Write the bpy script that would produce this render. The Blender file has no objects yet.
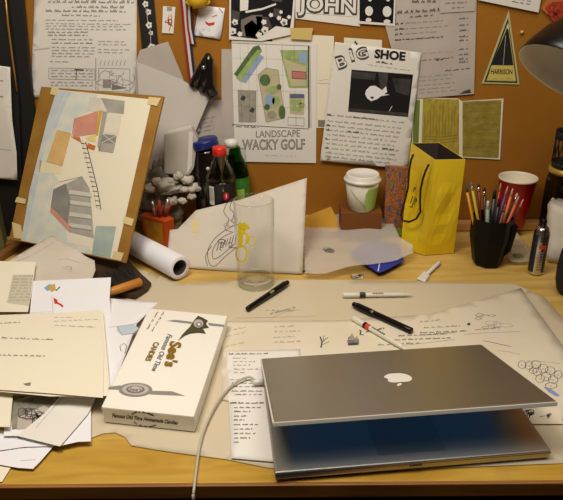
import bpy, bmesh, math, random
from mathutils import Vector, Matrix, noise
from mathutils.geometry import delaunay_2d_cdt
random.seed(7)
PI = math.pi
scene = bpy.context.scene
COL = scene.collection
Z0 = 0.74                                   # desk height above the floor

# ------------------------------------------------------------------ camera
F, TH, RO, YAW = 638.8, .4296, -.0095, -.0022
CAM = Vector((0, -.6638, Z0 + .6554))
fw = Vector((math.sin(YAW)*math.cos(TH), math.cos(YAW)*math.cos(TH), -math.sin(TH)))
r0 = Vector((math.cos(YAW), -math.sin(YAW), 0)); u0 = r0.cross(fw)
rt = r0*math.cos(RO) + u0*math.sin(RO); up = -r0*math.sin(RO) + u0*math.cos(RO)
cd = bpy.data.cameras.new('camera'); co = bpy.data.objects.new('camera', cd); COL.objects.link(co)
co.matrix_world = Matrix(((rt.x, up.x, -fw.x, CAM.x), (rt.y, up.y, -fw.y, CAM.y), (rt.z, up.z, -fw.z, CAM.z), (0, 0, 0, 1)))
cd.sensor_fit = 'HORIZONTAL'; cd.sensor_width = 36; cd.lens = F/563*36; cd.clip_start = .02
scene.camera = co

def ray(px, py): return fw + rt*((px-281.5)/F) - up*((py-250)/F)

class Plane:
    """a real plane in the room; px() finds the point of it seen at a photo position"""
    def __init__(s, O, U, V):
        s.O = Vector(O); s.U = Vector(U).normalized(); V = Vector(V); s.N = s.U.cross(V).normalized(); s.V = s.N.cross(s.U)
        if s.N.dot(CAM - s.O) < 0: s.N = -s.N
    def px(s, x, y):
        d = ray(x, y); return CAM + d*((s.O-CAM).dot(s.N)/d.dot(s.N))
    def ab(s, p): q = p - s.O; return (q.dot(s.U), q.dot(s.V))
    def at(s, a, b, off=0): return s.O + s.U*a + s.V*b + s.N*off
def desk(z=0): return Plane((0, 0, Z0+z), (1, 0, 0), (0, 1, 0))
WY = .908
def wall(d=0): return Plane((0, WY-d, Z0), (1, 0, 0), (0, 0, 1))
def D(x, y, z=0): return desk(z).px(x, y)
def at_y(px_, py_, y):
    d = ray(px_, py_); return CAM + d*((y-CAM.y)/d.y)
def scale(p): return (Vector(p)-CAM).dot(fw)/F            # metres per photo pixel there

# ------------------------------------------------------------------ materials
def lin(c):
    return tuple(((v/255)/12.92 if v/255 <= .04045 else ((v/255+.055)/1.055)**2.4) for v in c) + (1,)
MATS = {}
def mat(name, col, rough=.6, metal=0, col2=None, nscale=8, bump=0, bscale=60, trans=0, emit=None, stretch=(1, 1, 1), spec=.5, coat=0):
    if name in MATS: return MATS[name]
    m = bpy.data.materials.new(name); m.use_nodes = True; nt = m.node_tree; N = nt.nodes; L = nt.links
    b = N['Principled BSDF']; b.inputs['Base Color'].default_value = lin(col)
    b.inputs['Roughness'].default_value = rough; b.inputs['Metallic'].default_value = metal
    b.inputs['Specular IOR Level'].default_value = spec; b.inputs['Coat Weight'].default_value = coat
    tc = N.new('ShaderNodeTexCoord'); mp = N.new('ShaderNodeMapping'); mp.inputs['Scale'].default_value = stretch
    L.new(tc.outputs['Object'], mp.inputs['Vector'])
    if col2:
        n = N.new('ShaderNodeTexNoise'); n.inputs['Scale'].default_value = nscale; n.inputs['Detail'].default_value = 5
        L.new(mp.outputs[0], n.inputs['Vector'])
        r = N.new('ShaderNodeValToRGB'); r.color_ramp.elements[0].position = .35; r.color_ramp.elements[1].position = .68
        r.color_ramp.elements[0].color = lin(col); r.color_ramp.elements[1].color = lin(col2)
        L.new(n.outputs['Fac'], r.inputs[0]); L.new(r.outputs[0], b.inputs['Base Color'])
    if bump:
        n = N.new('ShaderNodeTexNoise'); n.inputs['Scale'].default_value = bscale; n.inputs['Detail'].default_value = 4
        L.new(mp.outputs[0], n.inputs['Vector'])
        bp = N.new('ShaderNodeBump'); bp.inputs['Strength'].default_value = bump; bp.inputs['Distance'].default_value = .002
        L.new(n.outputs['Fac'], bp.inputs['Height']); L.new(bp.outputs[0], b.inputs['Normal'])
    if emit:
        b.inputs['Emission Color'].default_value = lin(emit[0]); b.inputs['Emission Strength'].default_value = emit[1]
    if trans:                                # see-through share, for tracing paper and thin plastic
        t = N.new('ShaderNodeBsdfTransparent'); x = N.new('ShaderNodeMixShader'); x.inputs[0].default_value = trans
        o = N['Material Output']; L.new(b.outputs[0], x.inputs[1]); L.new(t.outputs[0], x.inputs[2]); L.new(x.outputs[0], o.inputs[0])
    MATS[name] = m; return m
def glassmat(name, tint, refl=1.0, rough=.03):
    if name in MATS: return MATS[name]
    m = bpy.data.materials.new(name); m.use_nodes = True; nt = m.node_tree; N = nt.nodes; L = nt.links
    N.remove(N['Principled BSDF'])
    t = N.new('ShaderNodeBsdfTransparent'); g = N.new('ShaderNodeBsdfGlossy'); g.inputs['Roughness'].default_value = rough
    t.inputs['Color'].default_value = lin(tint)
    lw = N.new('ShaderNodeLayerWeight'); lw.inputs['Blend'].default_value = .5
    pw = N.new('ShaderNodeMath'); pw.operation = 'POWER'; pw.inputs[1].default_value = 5.0; L.new(lw.outputs['Facing'], pw.inputs[0])
    mu = N.new('ShaderNodeMath'); mu.operation = 'MULTIPLY_ADD'; mu.inputs[1].default_value = .8*refl; mu.inputs[2].default_value = .025*refl; L.new(pw.outputs[0], mu.inputs[0])
    x = N.new('ShaderNodeMixShader'); L.new(mu.outputs[0], x.inputs[0]); L.new(t.outputs[0], x.inputs[1]); L.new(g.outputs[0], x.inputs[2])
    L.new(x.outputs[0], N['Material Output'].inputs[0]); MATS[name] = m; return m

def wood_mat(name, c1, c2, c3, grain=(1.2, 9, 9), rough=.45, worn=None, front=None):
    m = bpy.data.materials.new(name); m.use_nodes = True; nt = m.node_tree; N = nt.nodes; L = nt.links
    b = N['Principled BSDF']; b.inputs['Roughness'].default_value = rough
    tc = N.new('ShaderNodeTexCoord'); mp = N.new('ShaderNodeMapping'); mp.inputs['Scale'].default_value = grain
    L.new(tc.outputs['Object'], mp.inputs['Vector'])
    n = N.new('ShaderNodeTexNoise'); n.inputs['Scale'].default_value = 6; n.inputs['Detail'].default_value = 8; n.inputs['Distortion'].default_value = .6
    L.new(mp.outputs[0], n.inputs['Vector'])
    r = N.new('ShaderNodeValToRGB'); e = r.color_ramp.elements; e[0].position = .3; e[0].color = lin(c1); e[1].position = .72; e[1].color = lin(c3)
    k = e.new(.5); k.color = lin(c2); L.new(n.outputs['Fac'], r.inputs[0])
    out = r.outputs[0]
    if front:                                # the strip along the front kept its deeper yellow varnish
        sx = N.new('ShaderNodeSeparateXYZ'); L.new(tc.outputs['Object'], sx.inputs[0])
        mr = N.new('ShaderNodeMapRange'); mr.inputs['From Min'].default_value = -.31; mr.inputs['From Max'].default_value = -.39; L.new(sx.outputs['Y'], mr.inputs[0])
        mf = N.new('ShaderNodeMix'); mf.data_type = 'RGBA'; mf.blend_type = 'MULTIPLY'; L.new(mr.outputs[0], mf.inputs[0]); L.new(out, mf.inputs[6]); mf.inputs[7].default_value = lin(front); out = mf.outputs[2]
    if worn:                                 # paler scrubbed patches and dirt blotches
        n2 = N.new('ShaderNodeTexNoise'); n2.inputs['Scale'].default_value = 9; n2.inputs['Detail'].default_value = 6
        L.new(tc.outputs['Object'], n2.inputs['Vector'])
        r2 = N.new('ShaderNodeValToRGB'); r2.color_ramp.elements[0].position = .58; r2.color_ramp.elements[1].position = .75
        r2.color_ramp.elements[0].color = (0, 0, 0, 1); r2.color_ramp.elements[1].color = (.6, .6, .6, 1)
        L.new(n2.outputs['Fac'], r2.inputs[0])
        mx = N.new('ShaderNodeMix'); mx.data_type = 'RGBA'; L.new(r2.outputs[0], mx.inputs[0])
        L.new(out, mx.inputs[6]); mx.inputs[7].default_value = lin(worn); out = mx.outputs[2]
    L.new(out, b.inputs['Base Color'])
    bp = N.new('ShaderNodeBump'); bp.inputs['Strength'].default_value = .15; bp.inputs['Distance'].default_value = .001
    L.new(n.outputs['Fac'], bp.inputs['Height']); L.new(bp.outputs[0], b.inputs['Normal'])
    MATS[name] = m; return m

DESKW = wood_mat('desk_wood', (190, 150, 70), (208, 172, 90), (220, 188, 112), (1.0, 8, 8), .42, worn=(160, 122, 74), front=(232, 222, 165))
EDGEW = wood_mat('desk_edge_wood', (112, 68, 24), (138, 88, 32), (156, 104, 42), (1, 12, 12), .5)
WALLM = mat('orange_fibreboard', (152, 96, 10), .8, col2=(166, 108, 16), nscale=5, bump=.12, bscale=90)
PAPER = mat('white_paper', (232, 228, 220), .75)
PAPERW = mat('bright_white_paper', (238, 238, 242), .7)
PGREY = mat('grey_paper', (196, 186, 176), .8, col2=(184, 174, 164), nscale=12)
CREAM = mat('cream_paper', (238, 230, 208), .75)
VEL = mat('tracing_paper', (238, 228, 206), .55, col2=(232, 220, 194), nscale=9, trans=.12)
VELG = mat('grey_tracing_paper', (224, 214, 198), .5, col2=(214, 202, 184), nscale=10, trans=.1)
VELT = mat('thin_tracing_film', (238, 226, 198), .5, trans=.42)
WAX = mat('wax_paper', (238, 230, 220), .4, trans=.66)
INK = mat('black_ink', (28, 26, 28), .6)
INKS = mat('soft_black_ink', (70, 66, 66), .7)
INKG = mat('grey_ink', (132, 126, 120), .7)
INKL = mat('light_grey_ink', (160, 152, 142), .7)
RED = mat('red_ink', (215, 50, 40), .6)
PINK = mat('pink_ink', (225, 130, 110), .7)
BLK = mat('black_plastic', (10, 10, 11), .32, spec=.3)
BLKM = mat('matte_black', (18, 17, 17), .7)
WHP = mat('white_plastic', (228, 224, 214), .35)
ALU = mat('aluminium', (182, 178, 166), .40, .95, bump=.03, bscale=400)
SILV = mat('silver_metal', (200, 198, 194), .25, 1)
TAPE = mat('masking_tape', (226, 206, 150), .6)

# ------------------------------------------------------------------ mesh builder
class MB:
    def __init__(s): s.v = []; s.f = []; s.m = []; s.sm = []; s.mats = []
    def mi(s, m):
        if m not in s.mats: s.mats.append(m)
        return s.mats.index(m)
    def add(s, vs, fs, m, smooth=False):
        o = len(s.v); s.v += [Vector(v) for v in vs]; k = s.mi(m)
        for f in fs: s.f.append([i+o for i in f]); s.m.append(k); s.sm.append(smooth)
        return s
    def bm(s, bm, m, mtx=Matrix(), smooth=False):
        bm.verts.index_update(); s.add([mtx @ v.co for v in bm.verts], [[v.index for v in f.verts] for f in bm.faces], m, smooth); bm.free(); return s
    def box(s, c, size, m, rot=(0, 0, 0), bev=0, mtx=None, smooth=False):
        b = bmesh.new(); bmesh.ops.create_cube(b, size=1)
        for v in b.verts: v.co = Vector((v.co.x*size[0], v.co.y*size[1], v.co.z*size[2]))
        if bev: bmesh.ops.bevel(b, geom=b.edges[:], offset=bev, segments=2, profile=.6, affect='EDGES')
        M = Matrix.Translation(Vector(c)) @ Matrix.Rotation(rot[2], 4, 'Z') @ Matrix.Rotation(rot[1], 4, 'Y') @ Matrix.Rotation(rot[0], 4, 'X')
        if mtx is not None: M = mtx @ M
        return s.bm(b, m, M, smooth)
    def hexa(s, bot, top, m, bev=0):
        """closed solid from a bottom ring and a top ring (same count)"""
        n = len(bot); b = bmesh.new(); B = [b.verts.new(p) for p in bot]; T = [b.verts.new(p) for p in top]
        b.faces.new(B[::-1]); b.faces.new(T)
        for i in range(n): b.faces.new((B[i], B[(i+1) % n], T[(i+1) % n], T[i]))
        bmesh.ops.recalc_face_normals(b, faces=b.faces[:])
        if bev: bmesh.ops.bevel(b, geom=b.edges[:], offset=bev, segments=2, profile=.6, affect='EDGES')
        return s.bm(b, m)
    def tube(s, pts, rad, m, seg=12, caps=True, smooth=True):
        pts = [Vector(p) for p in pts]; n = len(pts)
        if not isinstance(rad, (list, tuple)): rad = [rad]*n
        vs = []; a = None
        for i, p in enumerate(pts):
            t = (pts[min(i+1, n-1)] - pts[max(i-1, 0)])
            t = t.normalized() if t.length > 1e-9 else Vector((0, 0, 1))
            if a is None:
                a = Vector((0, 0, 1)) if abs(t.z) < .9 else Vector((1, 0, 0))
            a = (a - t*a.dot(t)).normalized(); b = t.cross(a)
            for k in range(seg):
                q = 2*PI*k/seg; vs.append(p + (a*math.cos(q) + b*math.sin(q))*rad[i])
        fs = [[i*seg+k, i*seg+(k+1) % seg, (i+1)*seg+(k+1) % seg, (i+1)*seg+k] for i in range(n-1) for k in range(seg)]
        s.add(vs, fs, m, smooth)
        if caps:
            o = len(s.v) - len(vs); k = s.mi(m)
            s.f.append([o+i for i in range(seg)][::-1]); s.m.append(k); s.sm.append(False)
            s.f.append([o+(n-1)*seg+i for i in range(seg)]); s.m.append(k); s.sm.append(False)
        return s
    def lathe(s, prof, m, mtx=Matrix(), seg=32, closed=False, smooth=True):
        """prof: (radius, height) list; radius 0 closes the end"""
        rings = []; vs = []
        for r, z in prof:
            if r < 1e-6: rings.append([len(vs)]); vs.append(mtx @ Vector((0, 0, z)))
            else:
                rings.append(list(range(len(vs), len(vs)+seg)))
                vs += [mtx @ Vector((r*math.cos(2*PI*k/seg), r*math.sin(2*PI*k/seg), z)) for k in range(seg)]
        fs = []
        pairs = list(zip(rings, rings[1:])) + ([(rings[-1], rings[0])] if closed else [])
        for A, B in pairs:
            for k in range(seg):
                k2 = (k+1) % seg
                if len(A) == 1 and len(B) == 1: continue
                if len(A) == 1: fs.append([A[0], B[k2], B[k]])
                elif len(B) == 1: fs.append([A[k], A[k2], B[0]])
                else: fs.append([A[k], A[k2], B[k2], B[k]])
        return s.add(vs, fs, m, smooth)
    def build(s, name, parent=None, label=None, cat=None, group=None, kind=None, origin=None):
        me = bpy.data.meshes.new(name)
        if parent is None and origin is None:
            xs = [v.x for v in s.v]; ys = [v.y for v in s.v]; zs = [v.z for v in s.v]
            origin = Vector(((min(xs)+max(xs))/2, (min(ys)+max(ys))/2, min(zs)))
        off = Vector(origin) if parent is None else parent.get('_w', None)
        if parent is not None: off = WLOC[parent.name]
        me.from_pydata([v-off for v in s.v], [], s.f)
        for m in s.mats: me.materials.append(m)
        for p, k, q in zip(me.polygons, s.m, s.sm): p.material_index = k; p.use_smooth = q
        me.update()
        o = bpy.data.objects.new(name, me); COL.objects.link(o)
        if parent is None: o.location = off
        else: o.parent = parent
        WLOC[o.name] = off
        return tag(o, label, cat, group, kind)
WLOC = {}
def tag(o, label=None, cat=None, group=None, kind=None):
    if label: o['label'] = label
    if cat: o['category'] = cat
    if group: o['group'] = group
    if kind: o['kind'] = kind
    return o
def empty(name, loc, label, cat, group=None):
    o = bpy.data.objects.new(name, None); COL.objects.link(o); o.location = loc; o.empty_display_size = .02
    WLOC[o.name] = Vector(loc); return tag(o, label, cat, group)

def font_mesh(txt, shear=0, bold=0):
    c = bpy.data.curves.new('t', 'FONT'); c.body = txt; c.size = 1; c.shear = shear; c.offset = bold; c.resolution_u = 3; c.fill_mode = 'FRONT'
    o = bpy.data.objects.new('t', c); COL.objects.link(o); bpy.context.view_layer.update()
    me = bpy.data.meshes.new_from_object(o.evaluated_get(bpy.context.evaluated_depsgraph_get()))
    vs = [(v.co.x, v.co.y) for v in me.vertices]; fs = [list(p.vertices) for p in me.polygons]
    bpy.data.objects.remove(o); bpy.data.curves.remove(c); bpy.data.meshes.remove(me); return vs, fs

def inside(p, poly):
    c = False; j = len(poly)-1
    for i in range(len(poly)):
        a, b = poly[i], poly[j]
        if (a[1] > p[1]) != (b[1] > p[1]) and p[0] < (b[0]-a[0])*(p[1]-a[1])/(b[1]-a[1])+a[0]: c = not c
        j = i
    return c

class Sheet:
    """a thin sheet lying on a plane: outline and ink are given as photo positions on that plane"""
    def __init__(s, plane, outline, m, disp=None, g=.02, th=.0003, ab=False):
        s.p = plane; s.mb = MB(); s.th = th; s.g = g
        s.pl = [tuple(q) for q in outline] if ab else [plane.ab(plane.px(*q)) for q in outline]
        s.disp = disp or (lambda a, b: 0); s.flat = disp is None
        V, Fc = s.tri(s.pl)
        n = len(V)
        top = [plane.at(a, b, s.disp(a, b)+th) for a, b in V]; bot = [plane.at(a, b, s.disp(a, b)) for a, b in V]
        fs = [list(f) for f in Fc] + [[i+n for i in f][::-1] for f in Fc]
        cnt = {}
        for f in Fc:
            for i in range(len(f)):
                e = (f[i], f[(i+1) % len(f)]); cnt[e] = 1
        for (a, b) in list(cnt):
            if (b, a) not in cnt: fs.append([b, a, a+n, b+n])
        s.mb.add(top+bot, fs, m, not s.flat)
        s.clip = None
    def tri(s, pl):
        P = []; 
        for i, a in enumerate(pl):
            b = pl[(i+1) % len(pl)]; L = math.hypot(b[0]-a[0], b[1]-a[1]); k = 1 if s.flat else max(1, int(L/s.g))
            for j in range(k): P.append(Vector((a[0]+(b[0]-a[0])*j/k, a[1]+(b[1]-a[1])*j/k)))
        n = len(P); E = [(i, (i+1) % n) for i in range(n)]
        if not s.flat:
            x0 = min(p.x for p in P); x1 = max(p.x for p in P); y0 = min(p.y for p in P); y1 = max(p.y for p in P)
            yy = y0+s.g*.5; row = 0
            while yy < y1:
                xx = x0+s.g*(.5 if row % 2 else .25)
                while xx < x1:
                    if inside((xx, yy), pl): P.append(Vector((xx, yy)))
                    xx += s.g
                yy += s.g*.87; row += 1
        r = delaunay_2d_cdt(P, E, [], 1, 1e-7)
        return [(v.x, v.y) for v in r[0]], [list(f) for f in r[2]]
    def pt(s, a, b, lv=1): return s.p.at(a, b, s.disp(a, b)+s.th+.00025*lv)
    def q(s, x, y): return s.p.ab(s.p.px(x, y))
    def poly(s, pts, m, lv=1):
        V, Fc = s.tri([s.q(*p) for p in pts]); s.mb.add([s.pt(a, b, lv) for a, b in V], Fc, m); return s
    def rect(s, x0, y0, x1, y1, m, lv=1): return s.poly([(x0, y0), (x1, y0), (x1, y1), (x0, y1)], m, lv)
    def seg(s, A, B, w, m, lv):
        dx, dy = B[0]-A[0], B[1]-A[1]; L = math.hypot(dx, dy)
        if L < 1e-6: return
        k = 1 if s.flat else max(1, int(L/.012)); nx, ny = -dy/L*w/2, dx/L*w/2
        vs = []
        for j in range(k+1):
            a = A[0]+dx*j/k; b = A[1]+dy*j/k
            h = max(s.disp(a+nx, b+ny), s.disp(a-nx, b-ny), s.disp(a, b))
            vs += [s.p.at(a+nx, b+ny, h+s.th+.00025*lv), s.p.at(a-nx, b-ny, h+s.th+.00025*lv)]
        s.mb.add(vs, [[2*j, 2*j+1, 2*j+3, 2*j+2] for j in range(k)], m)
    def line(s, pts, w, m, lv=1, close=False):
        Q = [s.q(*p) for p in pts]
        if close: Q.append(Q[0])
        for A, B in zip(Q, Q[1:]): s.seg(A, B, w*1.35, m, lv)
        return s
    def text(s, txt, p0, p1, h, m, lv=1, bold=0, shear=0, upv=None):
        vs, fs = font_mesh(txt, shear, bold)
        if not vs: return s
        x0 = min(v[0] for v in vs); x1 = max(v[0] for v in vs); y1 = .72
        ex = Vector((p1[0]-p0[0], p1[1]-p0[1]))/(x1-x0)
        if upv is None: upv = Vector((ex.y, -ex.x)).normalized()
        ey = Vector(upv).normalized()*h/y1
        P = [s.q(p0[0]+ex.x*(v[0]-x0)+ey.x*v[1], p0[1]+ex.y*(v[0]-x0)+ey.y*v[1]) for v in vs]
        s.mb.add([s.pt(a, b, lv) for a, b in P], fs, m); return s
    def words(s, p0, p1, m, h=1.4, w=.0005, lv=1, fill=1.0, ragged=0.0, upv=(0, -1)):
        """one line of unreadable small handwriting from p0 to p1"""
        L = math.hypot(p1[0]-p0[0], p1[1]-p0[1])*(1-random.random()*ragged); d = Vector((p1[0]-p0[0], p1[1]-p0[1])).normalized()
        u = Vector(upv); x = 0
        while x < L:
            wl = min(random.uniform(2.2, 7.5), L-x); k = max(2, int(wl/.75)); pts = []
            for j in range(k+1):
                t = x+wl*j/k; hh = h*(random.random()*.6+.4)*(j % 2)
                pts.append((p0[0]+d.x*t+u.x*hh, p0[1]+d.y*t+u.y*hh))
            if random.random() < fill: s.line(pts, w*1.05, m, lv)
            x += wl + random.uniform(1.4, 2.6)
        return s
    def para(s, p0, p1, n, dv, m, **k):
        for i in range(n): s.words((p0[0]+dv[0]*i, p0[1]+dv[1]*i), (p1[0]+dv[0]*i, p1[1]+dv[1]*i), m, **k)
        return s
    def scrib(s, cx, cy, w, h, n, m, lw=.0006, seed=0, lv=1, loops=1.5):
        R = random.Random(seed)
        for _ in range(n):
            a0 = R.random()*6.28; x = cx+R.uniform(-.4, .4)*w; y = cy+R.uniform(-.4, .4)*h; rx = R.uniform(.08, .3)*w; ry = R.uniform(.1, .35)*h
            k = int(6+8*loops*R.random()); pts = []
            for j in range(k):
                t = a0+j*.6; pts.append((x+rx*math.cos(t)*(1+.2*R.random()), y+ry*math.sin(t)*(1+.2*R.random())))
            s.line(pts, lw, m, lv)
        return s
    def build(s, name, label=None, cat=None, group=None, parent=None, kind=None):
        return s.mb.build(name, parent, label, cat, group, kind)

def wave(amp, k=12, seed=0, lift=None):
    def f(a, b):
        v = amp*(noise.noise(Vector((a*k, b*k, seed*3.7)))*.5+.5)
        return v + (lift(a, b) if lift else 0)
    return f
def curl(cx, cy, r, h):
    """lift of a corner near (cx, cy) in plane coordinates"""
    def f(a, b):
        d = math.hypot(a-cx, b-cy); return h*(1-d/r)**2 if d < r else 0
    return f
#@@ROOM
# ------------------------------------------------------------------ room
def struct(name, c, size, m):
    return MB().box(c, size, m).build(name, kind='structure')
struct('floor', (0, -.9, -.02), (4.4, 3.7, .04), mat('dark_floor', (46, 36, 28), .8, col2=(34, 27, 22)))
struct('wall_back', (0, WY+.03, 1.35), (4.4, .06, 2.7), WALLM)
ROOMP = mat('room_paint', (150, 122, 86), .9)
struct('wall_left', (-2.23, -.9, 1.35), (.06, 3.7, 2.7), ROOMP)
struct('wall_right', (2.23, -.9, 1.35), (.06, 3.7, 2.7), ROOMP)
struct('wall_front', (0, -2.78, 1.35), (4.52, .06, 2.7), ROOMP)
struct('ceiling', (0, -.92, 2.72), (4.52, 3.8, .04), ROOMP)
m_ = MB().box((0, .8895, Z0+.0108), (2.3, .031, .020), mat('pale_batten_wood', (212, 160, 92), .5, col2=(190, 136, 70)), bev=.002)
m_.build('trim_1', kind='structure')

# ------------------------------------------------------------------ desk
dk = empty('workbench', (0, .45, 0), 'worn yellow wooden workbench top strewn with papers and tools', 'desk')
MB().box((0, .4535, Z0-.011), (2.3, .905, .020), DESKW, bev=.002).build('tabletop', dk)
MB().box((0, -.0005, Z0-.0125), (2.3, .007, .023), EDGEW, bev=.0015).build('front_edging', dk, label='darker worn wooden front edge strip')
MB().box((0, .06, Z0-.075), (2.1, .02, .10), BLKM).build('shade_board', dk)  # black board added as the shade beneath the front edge
for sx in (-1, 1):
    for y in (.09, .84):
        MB().box((sx*1.05, y, (Z0-.022)/2), (.06, .06, Z0-.022), EDGEW, bev=.004).build('leg', dk)

# ------------------------------------------------------------------ lights
def area(name, loc, target, size, power, col):
    l = bpy.data.lights.new(name, 'AREA'); l.shape = 'DISK'; l.size = size; l.energy = power; l.color = col
    o = bpy.data.objects.new(name, l); COL.objects.link(o); o.location = loc
    o.rotation_euler = (Vector(target)-Vector(loc)).to_track_quat('-Z', 'Y').to_euler()
area('ceiling_lamp', (-.32, -.02, 2.0), (-.1, .25, Z0), .42, 9.8, (1, .92, .80))
area('room_fill', (.25, -.10, 2.5), (.1, .2, .74), 1.2, 16, (1, .92, .80))  # unseen broad fill light, added to soften shadows on the bench
w = bpy.data.worlds.new('world'); scene.world = w; w.use_nodes = True
w.node_tree.nodes['Background'].inputs[0].default_value = (.9, .8, .65, 1); w.node_tree.nodes['Background'].inputs[1].default_value = .15
scene.cycles.transparent_max_bounces = 32
vs = scene.view_settings; vs.view_transform = 'Standard'; vs.look = 'None'; vs.gamma = 1; vs.exposure = 0.0; vs.use_curve_mapping = False

# ------------------------------------------------------------------ things pinned to the wall
def W(d): return wall(d)
# tall printed sheet, top left
s = Sheet(W(.002), [(35, -14), (137, -14), (136.5, 95), (31, 98)], PAPER, wave(.0015, 9, 1))
s.line([(33.5, 50), (50, 48)], .002, PGREY)
for y, a, b, h in ((3, 48, 134, 4.0), (8, 72, 124, 3.2), (12, 46, 126, 3.0), (16, 62, 100, 2.0)):
    s.words((a, y), (b, y+.5), INKG, h=h, w=.0011)
for y in (20.5, 24, 26.5, 29.5): s.words((46, y), (132, y+1), INKG, h=1.5, w=.0008, ragged=.2)
for y in (33, 36): s.words((48, y), (88, y), INKG, h=2, w=.0010)
for i, y in enumerate((40, 43.5, 48, 51, 54, 57)):
    s.words((52, y), (96, y+.4), INKS if i == 1 else INKG, h=1.7, w=.0009, ragged=.15)
for y in (42, 45, 50, 53): s.words((98, y), (132, y+.5), INKG, h=1.5, w=.0008, ragged=.3)
s.words((50, 62), (70, 62.5), INKG, h=1.6, w=.0009)
s.line([(49, 68), (95, 69), (95, 80), (49, 79)], .0009, INKG, close=True); s.line([(96, 58), (96, 90)], .0009, INKS)
for y in (71, 74, 77, 83, 86): s.words((51, y), (93, y+.3), INKG, h=1.7, w=.0009)
s.line([(75, 69.5), (84, 70)], .0018, INK); s.line([(77, 70), (76, 80)], .0014, INK)
s.line([(99, 68), (130, 69), (130, 92), (98, 91)], .0008, INKG, close=True)
s.scrib(115, 80, 28, 18, 9, INKG, .0008, 3); s.poly([(103, 80), (111, 80), (111, 88), (103, 88)], INKL); s.poly([(112, 84), (128, 88), (112, 90)], INKG)
for x in range(100, 128, 4): s.line([(x, 66), (x+1.5, 60)], .0008, INKG)
s.build('printed_flyer', 'tall white sheet of dense small print pinned above the drawing board', 'paper')

def strip(name, outline, m, d, lab, cat, deco=None, disp=None, group=None):
    s = Sheet(W(d), outline, m, disp)
    if deco: deco(s)
    return s.build(name, lab, cat, group)
def flowers(s):
    for cx, cy, r in ((145.5, 4, 3.4), (148.5, 12, 3.2), (149, 25, 3.6), (151, 33, 2.5), (151.5, 47, 4), (152, 54, 2.6)):
        s.poly([(cx+r*math.cos(t)*(.7+.3*(k % 2)), cy+r*1.1*math.sin(t)*(.7+.3*(k % 2))) for k, t in enumerate([i*PI/5 for i in range(10)])], PAPER)
        s.poly([(cx+r*.3*math.cos(t), cy+r*.3*math.sin(t)) for t in [i*PI/3 for i in range(6)]], INKG, 2)
    for a, b in (((146, 8), (148, 22)), ((150, 28), (151, 44))): s.line([a, b], .001, PGREY)
strip('bookmark', [(136.5, -10), (153, -10), (159.5, 59), (143, 60.5)], BLKM, .006, 'black bookmark strip with white flowers hanging beside the tall print', 'bookmark', flowers)
def redfig(s):
    s.line([(169, 15), (168, 20), (171, 25), (169, 31)], .0018, PINK); s.line([(171, 14), (172, 22), (168, 24), (173, 26)], .0018, PINK)
    s.scrib(169, 20, 6, 9, 4, PINK, .0011, 5); s.rect(167, 7, 172, 11, INKL)
strip('small_card', [(163, 6), (175.5, 7), (173.5, 33.5), (162, 33)], PAPER, .003, 'narrow white card with a red figure, left of the striped ribbon', 'card', redfig)
def redbits(s):
    s.poly([(205, 21), (209, 23), (215, 22), (214, 25), (209, 26), (206, 24)], RED); s.line([(212, 17), (217, 15)], .002, PINK)
    s.line([(219, 8), (223, 13)], .0015, INKL); s.scrib(207, 30, 10, 5, 2, INKL, .0005, 4)
strip('square_note', [(199, 5), (225, 8), (220.5, 39.5), (194, 35)], PAPERW, .004, 'square white note with a small red mark, right of the ribbon', 'note', redbits, wave(.002, 20, 4))
# striped ribbon: two hanging tails
rb = empty('striped_ribbon', at_y(183, 0, WY-.008), 'red white and blue striped medal ribbon hanging on the wall', 'ribbon')
NAVY = mat('navy_cloth', (34, 34, 70), .8); REDC = mat('dark_red_cloth', (150, 30, 34), .8); WHC = mat('white_cloth', (214, 210, 206), .8)
def ribtail(pts, wpx, d):
    for k, m in enumerate((REDC, WHC, NAVY)):
        s = MB(); P = W(d)
        for (x0, y0), (x1, y1) in zip(pts, pts[1:]):
            a = wpx*(k/3-.5); b = wpx*((k+1)/3-.5)
            q = [P.px(x0+a, y0), P.px(x0+b, y0), P.px(x1+b, y1), P.px(x1+a, y1)]
            s.add(q + [v+Vector((0, .001, 0)) for v in q], [[0, 1, 2, 3], [7, 6, 5, 4], [0, 3, 7, 4], [1, 5, 6, 2], [0, 4, 5, 1], [3, 2, 6, 7]], m)
        s.build('ribbon_stripe', rb)
ribtail([(183, -8), (185, 12), (186.5, 30), (189, 52), (192.5, 82)], 7.5, .006)
ribtail([(190, -8), (189, 12), (190, 28), (193, 44)], 6, .010)
# yellow rosette
m_ = MB(); P = at_y(198, -4, WY-.022); YEL = mat('yellow_felt', (226, 186, 30), .8, col2=(206, 160, 22), nscale=40)
m_.lathe([(0, 0), (.018, .002), (.0255, .009), (.024, .016), (.012, .021), (0, .022)], YEL, Matrix.Translation(P) @ Matrix.Rotation(PI/2, 4, 'X') @ Matrix.Scale(1, 4), seg=20)
for k in range(10):
    t = k*PI/5; m_.box(P+Vector((.024*math.cos(t), -.006, .02*math.sin(t))), (.014, .008, .014), YEL, (0, t, 0), .003)
m_.build('rosette', label='yellow felt rosette at the top edge beside the ribbon', cat='rosette')
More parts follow.
